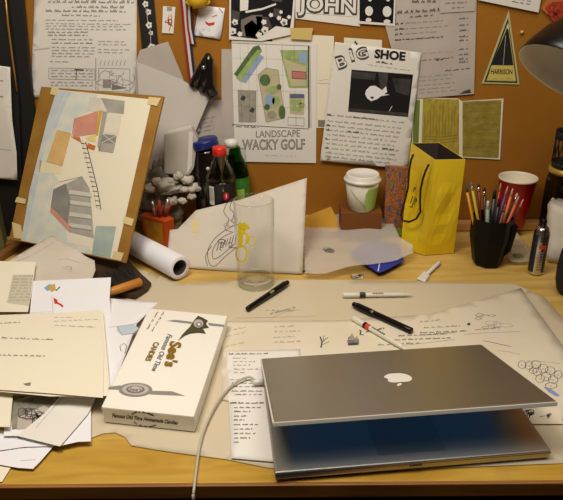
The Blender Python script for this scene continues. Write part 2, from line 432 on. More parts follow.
# black knotted leather piece
LEA = mat('shiny_black_leather', (22, 20, 20), .25, coat=.4)
m_ = MB(); y = WY-.024
def wp(x, yy, dy=0): return at_y(x, yy, y-dy)
m_.tube([wp(208, 53), wp(208, 57), wp(203, 66), wp(198, 76), wp(194, 86), wp(194, 89)], [.004, .009, .010, .012, .014, .006], LEA, 10)
m_.tube([wp(208, 53, .004), wp(209, 60, .004), wp(209, 72, .004), wp(209, 84, .002), wp(212, 94), wp(213, 99)], [.004, .011, .011, .013, .018, .006], LEA, 10)
m_.tube([wp(208, 54, .002), wp(206, 66, .002), wp(204, 80, .001), wp(203, 92)], [.005, .011, .014, .010], LEA, 10)
lp = m_.build('leather_tassel', label='shiny black leather tassel with two tails hanging below the square note', cat='tassel')
m_ = MB(); m_.lathe([(0, .004), (.004, .003), (.005, 0)], SILV, Matrix.Translation(wp(203.5, 67.5, .014)) @ Matrix.Rotation(PI/2, 4, 'X'), seg=12); m_.build('rivet', lp)

# grey sheets behind and below
strip('grey_sheet', [(136, 62), (140, 50), (168, 41.5), (183, 78), (200, 130), (150, 175), (136, 150)], PGREY, .0115, 'plain grey sheet showing its narrow top corner below the narrow card', 'paper', None, None)
s = Sheet(W(.0035), [(196, 99), (222, 100), (222, 178), (190, 180)], PGREY, None)
s.para((199, 121), (217, 117), 4, (0, 4), INKG, h=1.6, w=.0008, ragged=.3)
s.para((199, 144), (219, 141), 5, (0, 4.2), INKL, h=1.3, w=.0007)
s.build('handwritten_sheet', 'small grey sheet with faint handwriting behind the bottles', 'paper')
s = Sheet(Plane((0, .893, Z0), (1, -.01, 0), (0, -.03, 1)), [(137, 62), (181, 79), (209.5, 97.5), (196, 130), (176, 168), (142, 172)], mat('pale_grey_card', (216, 210, 202), .7), None)
s.build('grey_folder', 'large plain grey sheet leaning with one corner pointing right', 'paper')
strip('paper_strip', [(221.5, 49), (233, 49), (235, 155), (221.5, 155)], PGREY, .0025, 'narrow grey paper strip left of the golf plan', 'paper')

# black and white photo print
def bwphoto(s):
    B = mat('photo_black', (20, 20, 26), .4); G = mat('photo_grey', (122, 112, 104), .5)
    s.poly([(231, -9), (294, -9), (292, 15), (290, 28), (276, 26), (270, 30), (266, 33), (257, 39), (231, 36)], B)
    s.poly([(240, -9), (249, -9), (248, 10), (240, 11)], PAPER, 2); s.poly([(245, 11), (262, 8), (276, 3), (276, 5), (262, 10), (246, 13)], PAPER, 2)
    s.poly([(241, 20), (252, 15), (262, 15), (262, 28), (255, 38), (243, 36), (241, 28)], G, 2)
    for cx, cy, r in ((235, 22, 3.5), (233, 31, 4), (240, 34, 3), (264, 22, 3), (265, 30, 4.2), (271, 15, 2.5), (281, 12, 2), (284, 22, 4.2), (279, 18, 2.6), (259, 35, 3.5), (289, 17, 2.3)):
        s.poly([(cx+r*math.cos(t)*(.75+.25*(k % 2)), cy+r*math.sin(t)*(.75+.25*(k % 2))) for k, t in enumerate([i*PI/5 for i in range(10)])], PAPER, 3)
    G2 = mat('photo_mid_grey', (76, 70, 68), .5)
    for q_ in ([(256, 16), (268, 17), (272, 27), (262, 33), (257, 26)], [(274, 8), (283, 10), (280, 18), (273, 16)], [(232, 10), (240, 12), (239, 20), (232, 22)], [(246, 38), (244, 26), (252, 20), (260, 28), (255, 38)], [(270, -6), (284, -6), (282, 2), (272, 1)]): s.poly(q_, G2, 2)
    for cx, cy, r in ((235, 23, 1.2), (265, 31, 1.4), (284, 23, 1.8), (233, 32, 1.2)):
        s.poly([(cx+r*math.cos(t), cy+r*math.sin(t)) for t in [i*PI/3 for i in range(6)]], G, 4)
strip('photo_print', [(229.5, -10), (295.5, -10), (293.5, 34), (262, 41), (229, 39.5)], PAPER, .0075, 'black and white photo print of flowers at the top of the wall', 'photo', bwphoto)
# golf plan
s = Sheet(W(.004), [(231.5, 40), (317, 43), (316, 163), (235, 161.5)], PAPER, None)
def C(n, c, c2=None): return mat(n, c, .8, col2=c2, nscale=60)
GR = C('plan_green', (142, 168, 96), (168, 188, 120)); GD = C('plan_dark_green', (74, 104, 62), (96, 124, 70)); BL = C('plan_blue', (150, 172, 205)); TN = C('plan_tan', (196, 186, 150)); PK = C('plan_pink', (196, 120, 112)); GY = C('plan_grey', (170, 164, 152), (150, 145, 134))
s.line([(232, 43), (310, 46), (311, 128)], .0009, INKG); s.line([(308.5, 46), (309, 128)], .0026, INKS); s.line([(232, 124.5), (309, 129)], .0012, INKS)
for x in (240, 248, 256, 266, 282, 294): s.line([(x, 43), (x+2, 124)], .0004, INKL)
for y in (58, 74, 90, 106): s.line([(232, y), (308, y+2)], .0004, INKL)
s.poly([(253, 47), (259, 45), (262, 51), (240, 80), (234, 74)], GD); s.poly([(257, 50), (262, 50), (241, 82), (236, 78)], GR, 2); s.poly([(259, 54), (264, 57), (246, 83), (241, 82)], BL, 1)
s.poly([(280, 50), (308, 50), (308, 88), (289, 88)], GR); s.poly([(298, 52), (307, 52), (307, 64), (299, 62)], BL, 2); s.poly([(283, 58), (298, 64), (306, 66), (306, 86), (291, 86)], TN, 2)
s.poly([(292, 71), (306, 72), (306, 79), (292, 78)], PK, 3); s.line([(292, 71), (306, 72), (306, 79), (292, 78)], .001, INKS, 4, True)
s.poly([(258, 75), (266, 68), (278, 70), (285, 118), (266, 122)], TN); s.line([(258, 75), (266, 68), (278, 70), (285, 118), (266, 122)], .0008, INKG, 2, True)
for cx, cy, rx, ry, m in ((265, 80, 5.5, 6, GD), (273, 90, 5, 4, GR), (270, 100, 5, 6, BL), (267, 107, 3, 3, GD), (282, 112, 3.5, 7, GD), (279, 87, 2.5, 3, GD), (272, 115, 5, 4, GY), (276, 101, 4, 5, GR)):
    s.poly([(cx+rx*math.cos(t), cy+ry*math.sin(t)) for t in [i*PI/5 for i in range(10)]], m, 3)
s.poly([(238, 90), (256, 91), (256, 122), (239, 122)], GY); s.line([(238, 90), (256, 91), (256, 122), (239, 122)], .0007, INKG, 2, True)
for cx, cy in ((243, 98), (252, 110)): s.poly([(cx-3, cy+1), (cx, cy-3), (cx+3, cy-1), (cx+1, cy+3)], INKS, 3)
s.poly([(289, 93), (305, 94), (304, 115), (290, 114)], TN)
for cx, cy in ((293, 102), (299, 102), (293, 108), (299, 109), (302, 105)): s.poly([(cx+3*math.cos(t), cy+3*math.sin(t)) for t in [i*PI/4 for i in range(8)]], GR, 2)
s.rect(290, 94, 304, 98, mat('plan_navy', (90, 100, 140)), 3)
s.line([(288, 117), (304, 118), (304, 126), (288, 125)], .0008, INKG, 2, True); s.line([(296, 117), (296, 126)], .0008, INKG)
s.words((236, 127), (258, 128), INKS, h=2, w=.001)
s.text('LANDSCAPE', (256, 137.5), (300, 136.5), 7, INKG, 1, bold=.01)
s.text('WACKY GOLF', (242, 149.5), (305, 149), 10, INKS, 1, bold=.03)
s.text('WACKY GOLF', (242.4, 149.2), (304.6, 148.7), 9.4, PGREY, 2, bold=-.012)
s.line([(234, 148), (246, 148)], .0009, INKG); s.line([(237, 149), (245, 149), (245.5, 159), (237, 159)], .0008, INKG, 1, True)
s.words((265, 156), (296, 156.5), INKL, h=1.2, w=.0005)
s.build('golf_plan', 'white drawing sheet of coloured garden plans lettered landscape wacky golf', 'drawing')
strip('backing_sheet', [(270, 33), (334, 36), (333, 128), (300, 128)], CREAM, .002, 'cream sheet showing behind the golf plan on its right', 'paper',
      lambda s: (s.line([(318, 83), (332, 84)], .0008, INKL), s.rect(318, 120, 326, 127, INKG), s.line([(318, 81), (328, 79)], .0006, INKL)))
strip('tape_piece', [(290, 28), (313, 28), (311, 40), (291, 39)], mat('old_yellow_tape', (214, 190, 118), .5), .0085, 'short piece of old yellow tape above the golf plan', 'tape')
# JOHN sign
s = Sheet(W(.003), [(294, -12), (360, -12), (360, 26.5), (295.5, 18.5)], PAPER)
s.text('JOHN', (296.5, 11), (357, 13.5), 16, INKS, 1, bold=.085); s.text('JOHN', (298, 10.2), (355.6, 12.7), 14.6, PAPER, 2, bold=.02)
s.line([(296, 12.5), (356, 17)], .0005, INKL)
s.build('name_sign', 'white paper strip lettered JOHN in outlined capitals', 'sign')
def heads(s):
    s.poly([(359.5, -11), (394.5, -11), (393, 23.5), (359.5, 21)], mat('photo_black2', (18, 18, 24), .4), 1)
    for cx, cy, rx, ry in ((369, 11, 4, 5), (387, 11.5, 4.5, 5.5), (368.5, 20, 3, 2.2), (387, 21.5, 3.5, 2.2), (370, -1, 2, 2.5), (388, -1, 2, 2.5)):
        s.poly([(cx+rx*math.cos(t), cy+ry*math.sin(t)) for t in [i*PI/5 for i in range(10)]], PAPER, 2)
strip('contact_print', [(358, -12), (396, -12), (395, 26), (358.5, 23.5)], PAPER, .006, 'black print with pale round shapes right of the JOHN sign', 'photo', heads)
# big shoe flyer
strip('flyer_backing', [(344, 37.5), (382, 40), (382, 60), (344, 58)], CREAM, .004, 'cream scrap of paper showing above the shoe flyer', 'paper')
s = Sheet(W(.010), [(335, 42), (421, 52.5), (407.5, 169), (320, 160.5)], PAPER, wave(.0012, 7, 3))
for ch, a, b, h in (('B', (338, 69), (348, 66), 12), ('i', (351, 61), (355, 60), 13), ('G', (357, 60), (369, 57), 11)):
    s.text(ch, a, b, h, INKS, 1, bold=.09)
    s.text(ch, (a[0]+.6, a[1]-.7), (b[0]-.6, b[1]-.7), h-1.4, PAPER, 2, bold=.0)
s.poly([(354, 42), (355, 40.5), (358, 44), (356.5, 45)], INK, 2)
s.text('SHOE', (374, 57.5), (405, 60.5), 8.5, INK, 1, bold=.05, upv=(.1, -1))
s.words((376, 62.5), (392, 64.5), INK, h=2.2, w=.0013); s.words((368, 65), (410, 71), INKG, h=1.2, w=.0006)
PB = mat('photo_dark', (26, 26, 28), .35); PM = mat('photo_mid', (78, 74, 72), .4, col2=(48, 46, 46), nscale=40)
s.poly([(351.5, 69.5), (413, 74.5), (408, 117), (348, 111.5)], PB, 1)
s.poly([(352, 71), (376, 73), (375, 80), (352, 78)], PM, 2); s.poly([(378, 72), (388, 73), (386, 92), (380, 92)], PM, 2); s.poly([(349, 108), (408, 113), (408, 116.5), (348, 111)], PM, 2)
s.poly([(392, 78), (411, 79), (409, 96), (396, 92)], PM, 2)
s.poly([(366, 90), (370, 86), (375, 85.5), (379, 88), (382, 90), (386, 86), (387, 92), (384, 94), (390, 94.5), (381, 96), (377, 99), (371, 101), (367, 98), (365, 94)], PAPERW, 3)
s.poly([(370, 96.5), (374, 96.5), (373, 98.5), (371, 98.5)], INK, 4); s.line([(389, 111), (392, 106)], .001, PAPER, 3)
for i, y in enumerate((115.5, 121.5, 126, 130.5, 135, 139.5, 144, 148.5, 153, 157)):
    x0 = 328-i*.35; s.words((x0, y), (404-i*.8, y+7.8), INKG, h=2.3, w=.0008, ragged=.08)
    if i in (0, 2, 3, 5, 7): s.words((x0-1, y), (x0+3, y+.4), INK, h=2.4, w=.0011)
s.words((353, 117.8), (374, 119.8), INK, h=2, w=.0012); s.words((348, 132), (360, 133), INK, h=2, w=.0012); s.words((382, 149), (394, 150.5), INK, h=2, w=.0012)
s.build('shoe_flyer', 'white flyer headed Big Shoe with a dark photo of a white shoe', 'flyer')
# price list
s = Sheet(W(.0045), [(385, 25), (396, 24), (396, -12), (477, -12), (474, 94), (417, 98.5), (404, 96)], PGREY, None)
s.text('MENU', (412, 2), (436, 2), 5, INKS, 1) if False else s.words((412, 3), (436, 3), INKS, h=4, w=.001)
s.words((397, 14), (439, 11), INKS, h=3.6, w=.0011); s.words((410, 18), (433, 16), INKS, h=2.4, w=.001)
for y, k in ((25, 1), (30.5, 1), (35.5, 1), (41, 1)):
    s.words((395, y), (404, y-1), INK, h=2.2, w=.0012); s.words((405, y-1), (448, y-4), INKG, h=1.5, w=.0007, ragged=.3)
s.words((406, 40), (445, 37.5), INKS, h=1.8, w=.001)
for y in (19.5, 26, 31.5, 37.5, 41.5, 50, 55.5, 60, 63): s.words((459, y), (468, y-.6), INKS, h=2.2, w=.0009)
s.words((422, 54), (454, 52), INKL, h=1.4, w=.0006); s.words((422, 61), (453, 58), INKS, h=1.6, w=.0008); s.words((436, 61), (443, 60), INK, h=2.4, w=.0013)
s.words((445, 71.5), (470, 69), INKS, h=1.8, w=.0009)
for y in (77.5, 81.5, 86, 90, 93.5): s.words((419, y), (456, y-3), INKG, h=1.2, w=.0006, ragged=.15)
s.poly([(459, 94), (464, 91), (470, 89), (471, 93)], INKS, 1); s.line([(396, 14.5), (440, 11.5)], .0004, INKL)
s.build('price_list', 'grey printed price list with a column of figures, right of the shoe flyer', 'paper')
s = Sheet(W(.0065), [(440, -12), (477, -12), (475, 11), (440, 13)], PGREY); s.words((445, 4), (466, 3), INKS, h=1.6, w=.0008); s.words((452, 8.5), (464, 8), INKS, h=1.6, w=.0008)
s.build('ticket_slip', 'small slip of paper pinned over the top of the price list', 'paper')
strip('white_card', [(476, -12), (543, -12), (538.5, 12.5), (478, 0)], PAPER, .007, 'white card cut by the top edge, right of the price list', 'card', lambda s: (s.words((514, -1), (531, 2), INKS, h=1.3, w=.0008), s.words((512, 2), (530, 5), INKS, h=1.5, w=.0008)))
def redc(s):
    s.poly([(545, 8), (552, 2), (575, 0), (575, 27), (562, 27), (552, 20)], mat('rusty_red', (190, 70, 36), .7, col2=(150, 40, 24), nscale=90), 1); s.scrib(556, 12, 12, 14, 7, mat('deep_red', (130, 24, 24), .6), .001, 3, 2)
strip('red_picture', [(541, 8), (549, -3), (580, -8), (580, 36), (563, 30)], mat('orange_card', (196, 110, 50), .7), .006, 'rusty red picture cut by the right edge above the desk lamp', 'picture', redc)
# triangle sticker
s = Sheet(W(.002), [(508.8, 10), (519.5, 84.5), (481.5, 83.5)], mat('sticker_green_white', (196, 190, 140), .5))
s.poly([(508, 18), (517.5, 83), (484, 82)], mat('sticker_green', (40, 56, 40), .5), 1); s.poly([(508, 22), (516, 81.3), (486.3, 80.6)], mat('sticker_cream', (196, 184, 110), .5), 2)
s.poly([(507.8, 26), (513.2, 65.3), (491.5, 65)], INK, 3); s.poly([(491.2, 65.6), (513.3, 65.9), (515.5, 80.5), (487, 80)], mat('sticker_yellow', (214, 196, 104), .5), 3)
s.line([(505.5, 35), (503, 66)], .0012, INKL, 4); s.poly([(506.5, 27), (508.5, 24), (508.5, 30)], PAPER, 4)
s.text('HARRISON', (490.8, 73.8), (512.2, 74.2), 5, INK, 4, bold=.02); s.words((493, 79), (511, 79.2), mat('ochre_ink', (170, 140, 50)), h=1.6, w=.0006, lv=4)
s.build('triangle_sticker', 'tall triangular black and yellow sticker lettered HARRISON', 'sticker')
# yellow landscape picture, two panels
s = Sheet(W(.003), [(413.5, 97), (458, 98.5), (462, 101), (503.5, 98.5), (500, 159.5), (462, 157.5), (452, 160), (411, 158)], CREAM)
YP = mat('faded_yellow_print', (190, 172, 66), .7, col2=(160, 138, 44), nscale=35, stretch=(3, 1, 1)); YQ = mat('olive_yellow_print', (164, 148, 60), .7, col2=(132, 116, 42), nscale=40, stretch=(1, 1, 2))
s.poly([(423, 98), (459, 99.5), (459, 156), (421, 157)], YP, 1); s.poly([(462.5, 101.5), (501.5, 100), (498.5, 158), (462.5, 156.5)], YQ, 1)
OL = mat('olive_ink', (140, 118, 40)); s.poly([(414, 100), (420, 100), (418, 156), (412.5, 156)], mat('leaf_green_print', (110, 130, 50), .7), 1)
for i in range(12): s.line([(424+3*i, 134+random.random()*4), (425+3*i, 104+random.random()*10)], .0009, OL, 2)
for y in (136, 139, 142): s.line([(424, y), (440, y+1), (458, y-1)], .001, OL, 2)
for y in (104, 112, 130, 144): s.line([(464, y), (499, y-1)], .0006, OL, 2)
s.line([(492, 138), (491, 148)], .001, OL, 2)
s.build('landscape_picture', 'yellow two-panel landscape picture pinned above the yellow bag', 'picture')
m_ = MB()
m_.lathe([(0, .006), (.004, .005), (.004, .002), (.0015, .001), (.0015, 0)], mat('pin_yellow', (216, 180, 90), .3), Matrix.Translation(at_y(521.5, 32, WY-.0002)) @ Matrix.Rotation(PI/2, 4, 'X'), seg=12)
m_.build('push_pin', label='pale push pin in the wall right of the triangle sticker', cat='pin')

# ------------------------------------------------------------------ far left dark panels
def panel(name, lab, pts, y, m, th=.012, group=None):
    P = Plane((0, y, Z0), (1, 0, 0), (0, 0, 1)); q = [P.px(*p) for p in pts]; m2 = MB()
    for v in q: v.z = max(v.z, Z0+.001)
    m2.hexa([v+Vector((0, th, 0)) for v in q], q, m, .0015); return m2.build(name, label=lab, cat='panel')
panel('black_portfolio', 'tall black portfolio leaning on the wall at the far left', [(-30, -20), (21, -20), (30, 74), (38, 150), (34, 236), (-30, 236)], .885, BLKM)
fr = panel('framed_panel', 'black framed panel with a thin gold edge at the far left', [(-40, -20), (4, -20), (18, 96), (22, 190), (22, 244), (-40, 246)], .865, BLKM)
P = Plane((0, .862, Z0), (1, 0, 0), (0, 0, 1))
MB().tube([P.px(4.5, -15), P.px(8, 25), P.px(12.5, 60), P.px(17, 92)], .0022, mat('gold_paint', (190, 140, 60), .4, .6), 8).build('gold_edge', fr, label='thin gold edge strip')
s = Sheet(Plane((0, .85, Z0), (1, 0, 0), (0, -.02, 1)), [(-25, 62), (10.5, 67), (13, 120), (17, 152), (17.5, 180), (-25, 176)], PAPER, wave(.006, 8, 9))
s.para((0, 81), (4, 81), 2, (0, 16), INKS, h=1.6, w=.0009); s.line([(0, 149), (12, 150)], .0008, INKL)
s.build('hanging_page', 'white page hanging over the black panel at the left edge', 'paper')
m_ = MB(); m_.hexa([D(-30, 258), D(6, 254), D(9, 246), D(-30, 250)], [v+Vector((0, 0, .12)) for v in (D(-30, 258), D(6, 254), D(9, 246), D(-30, 250))], mat('olive_card', (112, 108, 62), .6, col2=(90, 88, 50)), .003)
m_.build('olive_box', label='dull olive box under the hanging page at the left edge', cat='box')
#@@OBJ
def T(p, rot=None):
    M = Matrix.Translation(Vector(p)); return M @ rot if rot else M
def RZ(a): return Matrix.Rotation(a, 4, 'Z')
def RX(a): return Matrix.Rotation(a, 4, 'X')
def RY(a): return Matrix.Rotation(a, 4, 'Y')
# ------------------------------------------------------------------ drawing board with the painting
SB = .912
def sc(p): return CAM + (Vector((p[0], p[1], p[2]+Z0))-CAM)*SB
TL, TR, BR, BLc = sc((-.629, 1.0455, .3538)), sc((-.2866, .8897, .3538)), sc((-.3714, .7033, 0)), sc((-.7138, .859, 0))
BP = Plane(BLc, TR-TL, TL-BLc)
bd = empty('drawing_board', (BLc+BR)/2, 'brown drawing board with a taped watercolour painting, leaning on the wall', 'drawing board')
q = [BP.px(*p) for p in ((41, 86.5), (163.5, 96), (125, 263), (9, 239))]
CARD = mat('brown_board', (166, 122, 48), .6, col2=(150, 106, 38), nscale=18)
m_ = MB(); m_.hexa([v-BP.N*.007 for v in q[::-1]], q[::-1], CARD, .0012); m_.build('board', bd)
SP = Plane(BP.O+BP.N*.0008, BP.U, BP.V)
AQ = mat('watercolour_paper', (240, 232, 208), .8, bump=.1, bscale=300)
s = Sheet(SP, [(57, 89.5), (152, 99.5), (131.5, 190), (115.5, 259.5), (21, 240.5), (30, 190), (47, 122)], AQ)
def wc(n, c, c2): return mat('wash_'+n, c, .85, col2=c2, nscale=30)
BLU = wc('blue', (190, 204, 214), (212, 218, 212)); BL2 = wc('pale_blue', (206, 214, 208), (228, 226, 208)); GRY = wc('grey', (178, 174, 164), (160, 156, 148)); GR2 = wc('dark_grey', (132, 130, 126), (150, 148, 140))
PNK = wc('pink', (216, 156, 136), (206, 140, 118)); TAN = wc('tan', (216, 174, 108), (226, 190, 130)); OCH = wc('ochre', (200, 150, 40), (214, 168, 60)); ORG = wc('orange', (206, 120, 60), (190, 104, 50)); TEAL = wc('grey_blue', (176, 190, 180), (160, 178, 172)); PGR = wc('pale_grey', (206, 202, 190), (220, 214, 200))
s.poly([(57, 90), (98, 94.5), (88, 112), (75, 118), (70, 136), (57, 130), (46, 162), (51, 170), (60, 182), (52, 190), (50, 208), (66, 228), (68, 242), (90, 247), (92, 254.5), (21.5, 240), (30, 190), (47, 122)], BL2, 1)
s.poly([(57, 90), (66, 91), (54, 122), (44, 152), (36, 190), (26, 240.5), (21.5, 239.5), (30, 190), (47, 122)], BLU, 2)
s.poly([(67, 91.5), (71, 92), (56, 128), (52, 129)], BLU, 2)
s.poly([(90, 97), (125, 101), (124, 114), (88, 111)], PGR, 2); s.poly([(101, 98), (125, 101), (124, 114), (108, 112)], GRY, 3)
s.poly([(75, 118.5), (98.5, 111), (96.5, 134), (73, 137)], PNK, 3); s.line([(75, 118.5), (72, 137)], .0012, ORG, 4)
s.poly([(99, 110.5), (102.8, 110.5), (98, 136), (96, 135)], OCH, 3); s.poly([(103, 111.5), (108, 112), (103.5, 133), (100, 151), (97.5, 146), (100, 130)], GRY, 3)
s.poly([(57.5, 130.5), (71, 133.5), (62.5, 166), (47, 161.5)], TAN, 3); s.line([(57.5, 130.5), (71, 133.5), (62.5, 166), (47, 161.5)], .0006, OCH, 4, True)
s.poly([(72, 137.5), (80, 137), (82, 143)], ORG, 3); s.poly([(86, 138), (96, 134), (96, 142), (89, 141)], wc('yellow', (226, 206, 120), (232, 216, 150)), 3); s.poly([(88, 143), (96, 146), (94.5, 150.5), (87, 148)], ORG, 3)
s.poly([(40, 160), (62, 168), (60, 174), (39, 173)], wc('cream', (240, 228, 190), (232, 220, 184)), 2)
s.poly([(104, 113), (122, 115), (119, 135), (103, 133)], wc('cream2', (232, 224, 204), (222, 214, 194)), 2)
s.poly([(103, 134), (117, 135.5), (115.5, 144), (101, 143)], GR2, 3); s.poly([(101, 143), (115.5, 144), (113.5, 153), (98.5, 151)], GRY, 3)
s.line([(103, 134), (115.5, 144)], .0009, PAPER, 4); s.line([(117, 135.5), (102, 143)], .0009, PAPER, 4)
s.poly([(53.5, 189.5), (82.5, 176.5), (89.5, 188), (92, 210), (94, 238), (70, 232), (71, 226), (51, 206.5)], GRY, 3)
s.poly([(53.5, 189.5), (66, 183.5), (71, 200), (68, 224), (51, 206.5)], GR2, 4)
for y in (190, 200, 212, 223): s.poly([(70, y), (91, y+3), (92, y+7), (69, y+4)], PGR, 4); s.line([(70, y+4.5), (92, y+7.5)], .0006, GR2, 5)
s.poly([(51, 206.5), (71, 227), (70, 232.5), (50.5, 212)], PNK, 4)
s.poly([(96, 226), (116.5, 226.5), (110.5, 257.5), (92, 254)], TEAL, 3)
s.poly([(82, 141), (86, 142), (101, 205), (102, 210), (94, 205)], AQ, 4)
s.line([(86, 142), (92, 165), (98, 190), (101.5, 209.5)], .0015, INK, 5); s.line([(83, 141), (88, 165), (94, 190), (97, 208)], .0005, INKG, 5)
for i in range(14):
    t = i/13; x = 86+15*t; y = 144+62*t; s.line([(x, y), (x-4.5, y-.5)], .0012, INK, 5)
s.line([(60, 182), (82.5, 176.5), (90, 190)], .0006, GR2, 5)
pt = s.build('painting', parent=bd, label='watercolour of buildings, pale blue wash and a stair rail')
for k, pts in enumerate((((52, 87), (59, 88), (57, 96), (50, 94)), ((149, 97), (161, 98), (157, 106), (147, 104)), ((17, 197), (26, 199), (25, 204), (15, 202)), ((12, 222), (21, 225), (23, 239), (14, 238)), ((124, 216), (134, 219), (132, 226), (123, 223)), ((114, 251), (124, 253), (121, 261), (112, 259)))):
    t = Sheet(Plane(BP.O+BP.N*.0018, BP.U, BP.V), pts, TAPE); t.build('tape', parent=bd)
# dark leather pouch and brush below the board
LB = mat('dark_brown_leather', (66, 44, 22), .6, col2=(48, 32, 16), nscale=20, bump=.3, bscale=80)
m_ = MB()
o2 = [D(60, 262), D(92, 258), D(117, 264), D(131, 270), D(142, 280), D(152, 287), D(148, 293), D(136, 301), D(112, 297), D(80, 292)]
hts = [.045, .046, .044, .022, .018, .012, .012, .016, .018, .02]
m_.hexa([p+Vector((0, 0, .004)) for p in o2], [p*1 + Vector((0, 0, h)) for p, h in zip(o2, hts)], LB, .004)
m_.build('leather_pouch', label='dark brown leather pouch under the wooden brush, below the drawing board', cat='pouch')
br = empty('bench_brush', D(120, 292, .03), 'wooden handled bench brush with dark bristles lying on the leather pouch', 'brush')
A = D(113, 291, .030); B = D(140, 282, .030); dv = (B-A).normalized(); nv = Vector((-dv.y, dv.x, 0))
HW = mat('brush_wood', (206, 138, 52), .4, col2=(186, 118, 40), nscale=25)
m_ = MB(); m_.tube([A-dv*.012, A-dv*.008, A, A.lerp(B, .5), B, B+dv*.003], [.005, .008, .009, .0095, .0095, .006], HW, 10); m_.build('handle', br)
m_ = MB(); R = random.Random(3); BRS = mat('dark_bristles', (34, 28, 22), .7)
for i in range(150):
    t = R.random(); p = A.lerp(B+dv*.0, t) + nv*.004; d = (nv*(.038+R.random()*.016) + dv*R.uniform(-.012, .016) + Vector((0, 0, R.uniform(.004, .024))))
    m_.tube([p, p+d*.5+Vector((0, 0, .001)), p+d], [.0011, .0010, .0005], BRS, 4, smooth=False)
m_.build('bristles', br)

# ------------------------------------------------------------------ paper roll
rA = D(181, 280); rB = D(128, 251)                       # line where the roll touches the desk
ax = (rB-rA).normalized(); rr = .0275; sd = Vector((-ax.y, ax.x, 0))
c0 = rA - ax*0 + sd*0 + Vector((0, 0, rr+.003)); 
RM = T(c0, Matrix((( sd.x, 0, ax.x, 0), (sd.y, 0, ax.y, 0), (0, 1, 0, 0), (0, 0, 0, 1))))
L_ = .33
m_ = MB(); m_.lathe([(.0185, 0), (rr-.001, 0), (rr, .001), (rr, L_-.001), (rr-.001, L_), (.0185, L_)], PAPERW, RM, 40)
m_.lathe([(.0185, 0), (.0185, L_)], PAPERW, RM, 40)
ro = m_.build('paper_roll', label='thick roll of white paper lying beside the drawing board', cat='paper roll')
m_ = MB(); m_.lathe([(.0165, .002), (.0184, .002), (.0184, L_-.002), (.0165, L_-.002)], mat('brown_core', (70, 54, 40), .8), RM, 32, closed=True); m_.build('core', ro, label='brown cardboard core')

# ------------------------------------------------------------------ back row, left: tin of sticks, stones, bags, bottles
tb = [D(146, 242), D(167, 248), D(174, 245), D(169, 242), D(150, 239)]
tb = [p+Vector((0, 0, .001)) for p in tb]; cen = sum(tb, Vector())/5; tt = [cen + (p-cen)*1.18 + Vector((0, 0, .072)) for p in tb]
tn = empty('pencil_tin', cen, 'orange tin with a yellow label holding short red sticks', 'tin')
OR = mat('orange_red_tin', (222, 92, 34), .4); m_ = MB(); m_.hexa(tb, tt, OR, .001)
ti = [cen + (p-cen)*.92 for p in tt]; dkm = mat('tin_inside', (60, 26, 14), .7); m_.add([p+Vector((0, 0, .0006)) for p in ti], [[0, 1, 2, 3, 4]], dkm)
m_.build('tin_body', tn)
def facept(u, v, b0, b1, t0, t1, off=.0012):
    p = (b0.lerp(b1, u)).lerp(t0.lerp(t1, u), v); n = (b1-b0).cross(t0-b0).normalized(); return p+n*off
m_ = MB(); m_.add([facept(u, v, tb[0], tb[1], tt[0], tt[1]) for u, v in ((.14, .12), (.86, .12), (.86, .88), (.14, .88))], [[0, 1, 2, 3]], mat('yellow_label', (226, 178, 50), .5, col2=(206, 150, 40), nscale=60)); m_.build('label', tn)
topc = sum(tt, Vector())/5
R = random.Random(5); STK = [mat('red_brown_stick', (150, 56, 30), .5), mat('terracotta_stick', (186, 84, 44), .6), mat('foil_stick', (206, 196, 186), .25, .7)]
for i, (px_, py_, k) in enumerate(((152, 202, 2), (156, 206, 0), (159, 201, 1), (163, 206, 0), (168, 200, 2), (154, 212, 1), (161, 210, 0), (170, 206, 0))):
    top = at_y(px_, py_-1, topc.y-.004+R.uniform(-.008, .008)); bot = topc.lerp(top, .55); bot.z = topc.z+.002
    m_ = MB(); m_.tube([bot, top], .0044, STK[k], 8)
    m_.build('pastel_stick', label=['reddish brown stick standing in the orange tin', 'terracotta stick standing in the orange tin', 'silvery wrapped stick standing in the orange tin'][k], cat='stick', group=['red sticks in the tin', 'terracotta sticks in the tin', 'silvery sticks in the tin'][k])
# crumpled grey plastic bag with pale stones in front
def lump(name, c, r, m, seed, lab=None, cat=None, group=None, sub=3, amp=.35, k=2.2, build=True):
    b = bmesh.new(); bmesh.ops.create_icosphere(b, subdivisions=sub, radius=1)
    for v in b.verts:
        n = noise.noise(v.co*k+Vector((seed*7.3, seed, 0))); n2 = noise.noise(v.co*k*3+Vector((seed, 3, seed)))
        q = v.co*(1+amp*n+amp*.4*n2); v.co = Vector((q.x*r[0], q.y*r[1], max(q.z*r[2], -r[2]*.8)))
    m2 = MB(); m2.bm(b, m, T(c), True); return m2.build(name, label=lab, cat=cat, group=group) if build else m2
PLB = mat('crumpled_grey_plastic', (150, 142, 130), .35, col2=(88, 82, 76), nscale=22, bump=.8, bscale=40)
lump('plastic_bag', (-.318, .866, Z0+.085), (.060, .020, .096), PLB, 3, 'crumpled dark grey plastic bag between the drawing board and the bottles', 'bag', sub=5, amp=.5, k=2.6)
STN = mat('pale_stone', (214, 204, 186), .85, col2=(170, 162, 146), nscale=30, bump=.4, bscale=60)
R = random.Random(11)
for i, (px_, py_) in enumerate(((148, 189), (156, 184), (165, 183), (172, 179), (181, 177), (187, 182), (192, 190), (184, 190), (176, 188), (168, 193), (190, 199), (181, 200), (174, 203))):
    c = at_y(px_, py_-1, .838 + R.uniform(-.004, .004)); r = R.uniform(.009, .0155)
    c = c + Vector((R.uniform(-.006, .006), 0, R.uniform(-.008, .008))); lump('stone', c, (r*R.uniform(.9, 1.6), r, r*R.uniform(.7, 1.1)), STN, i+20, 'pale grey rounded stone heaped against the crumpled grey bag', 'stone', 'pale stones heaped behind the orange tin', sub=3, amp=.5, k=1.5)
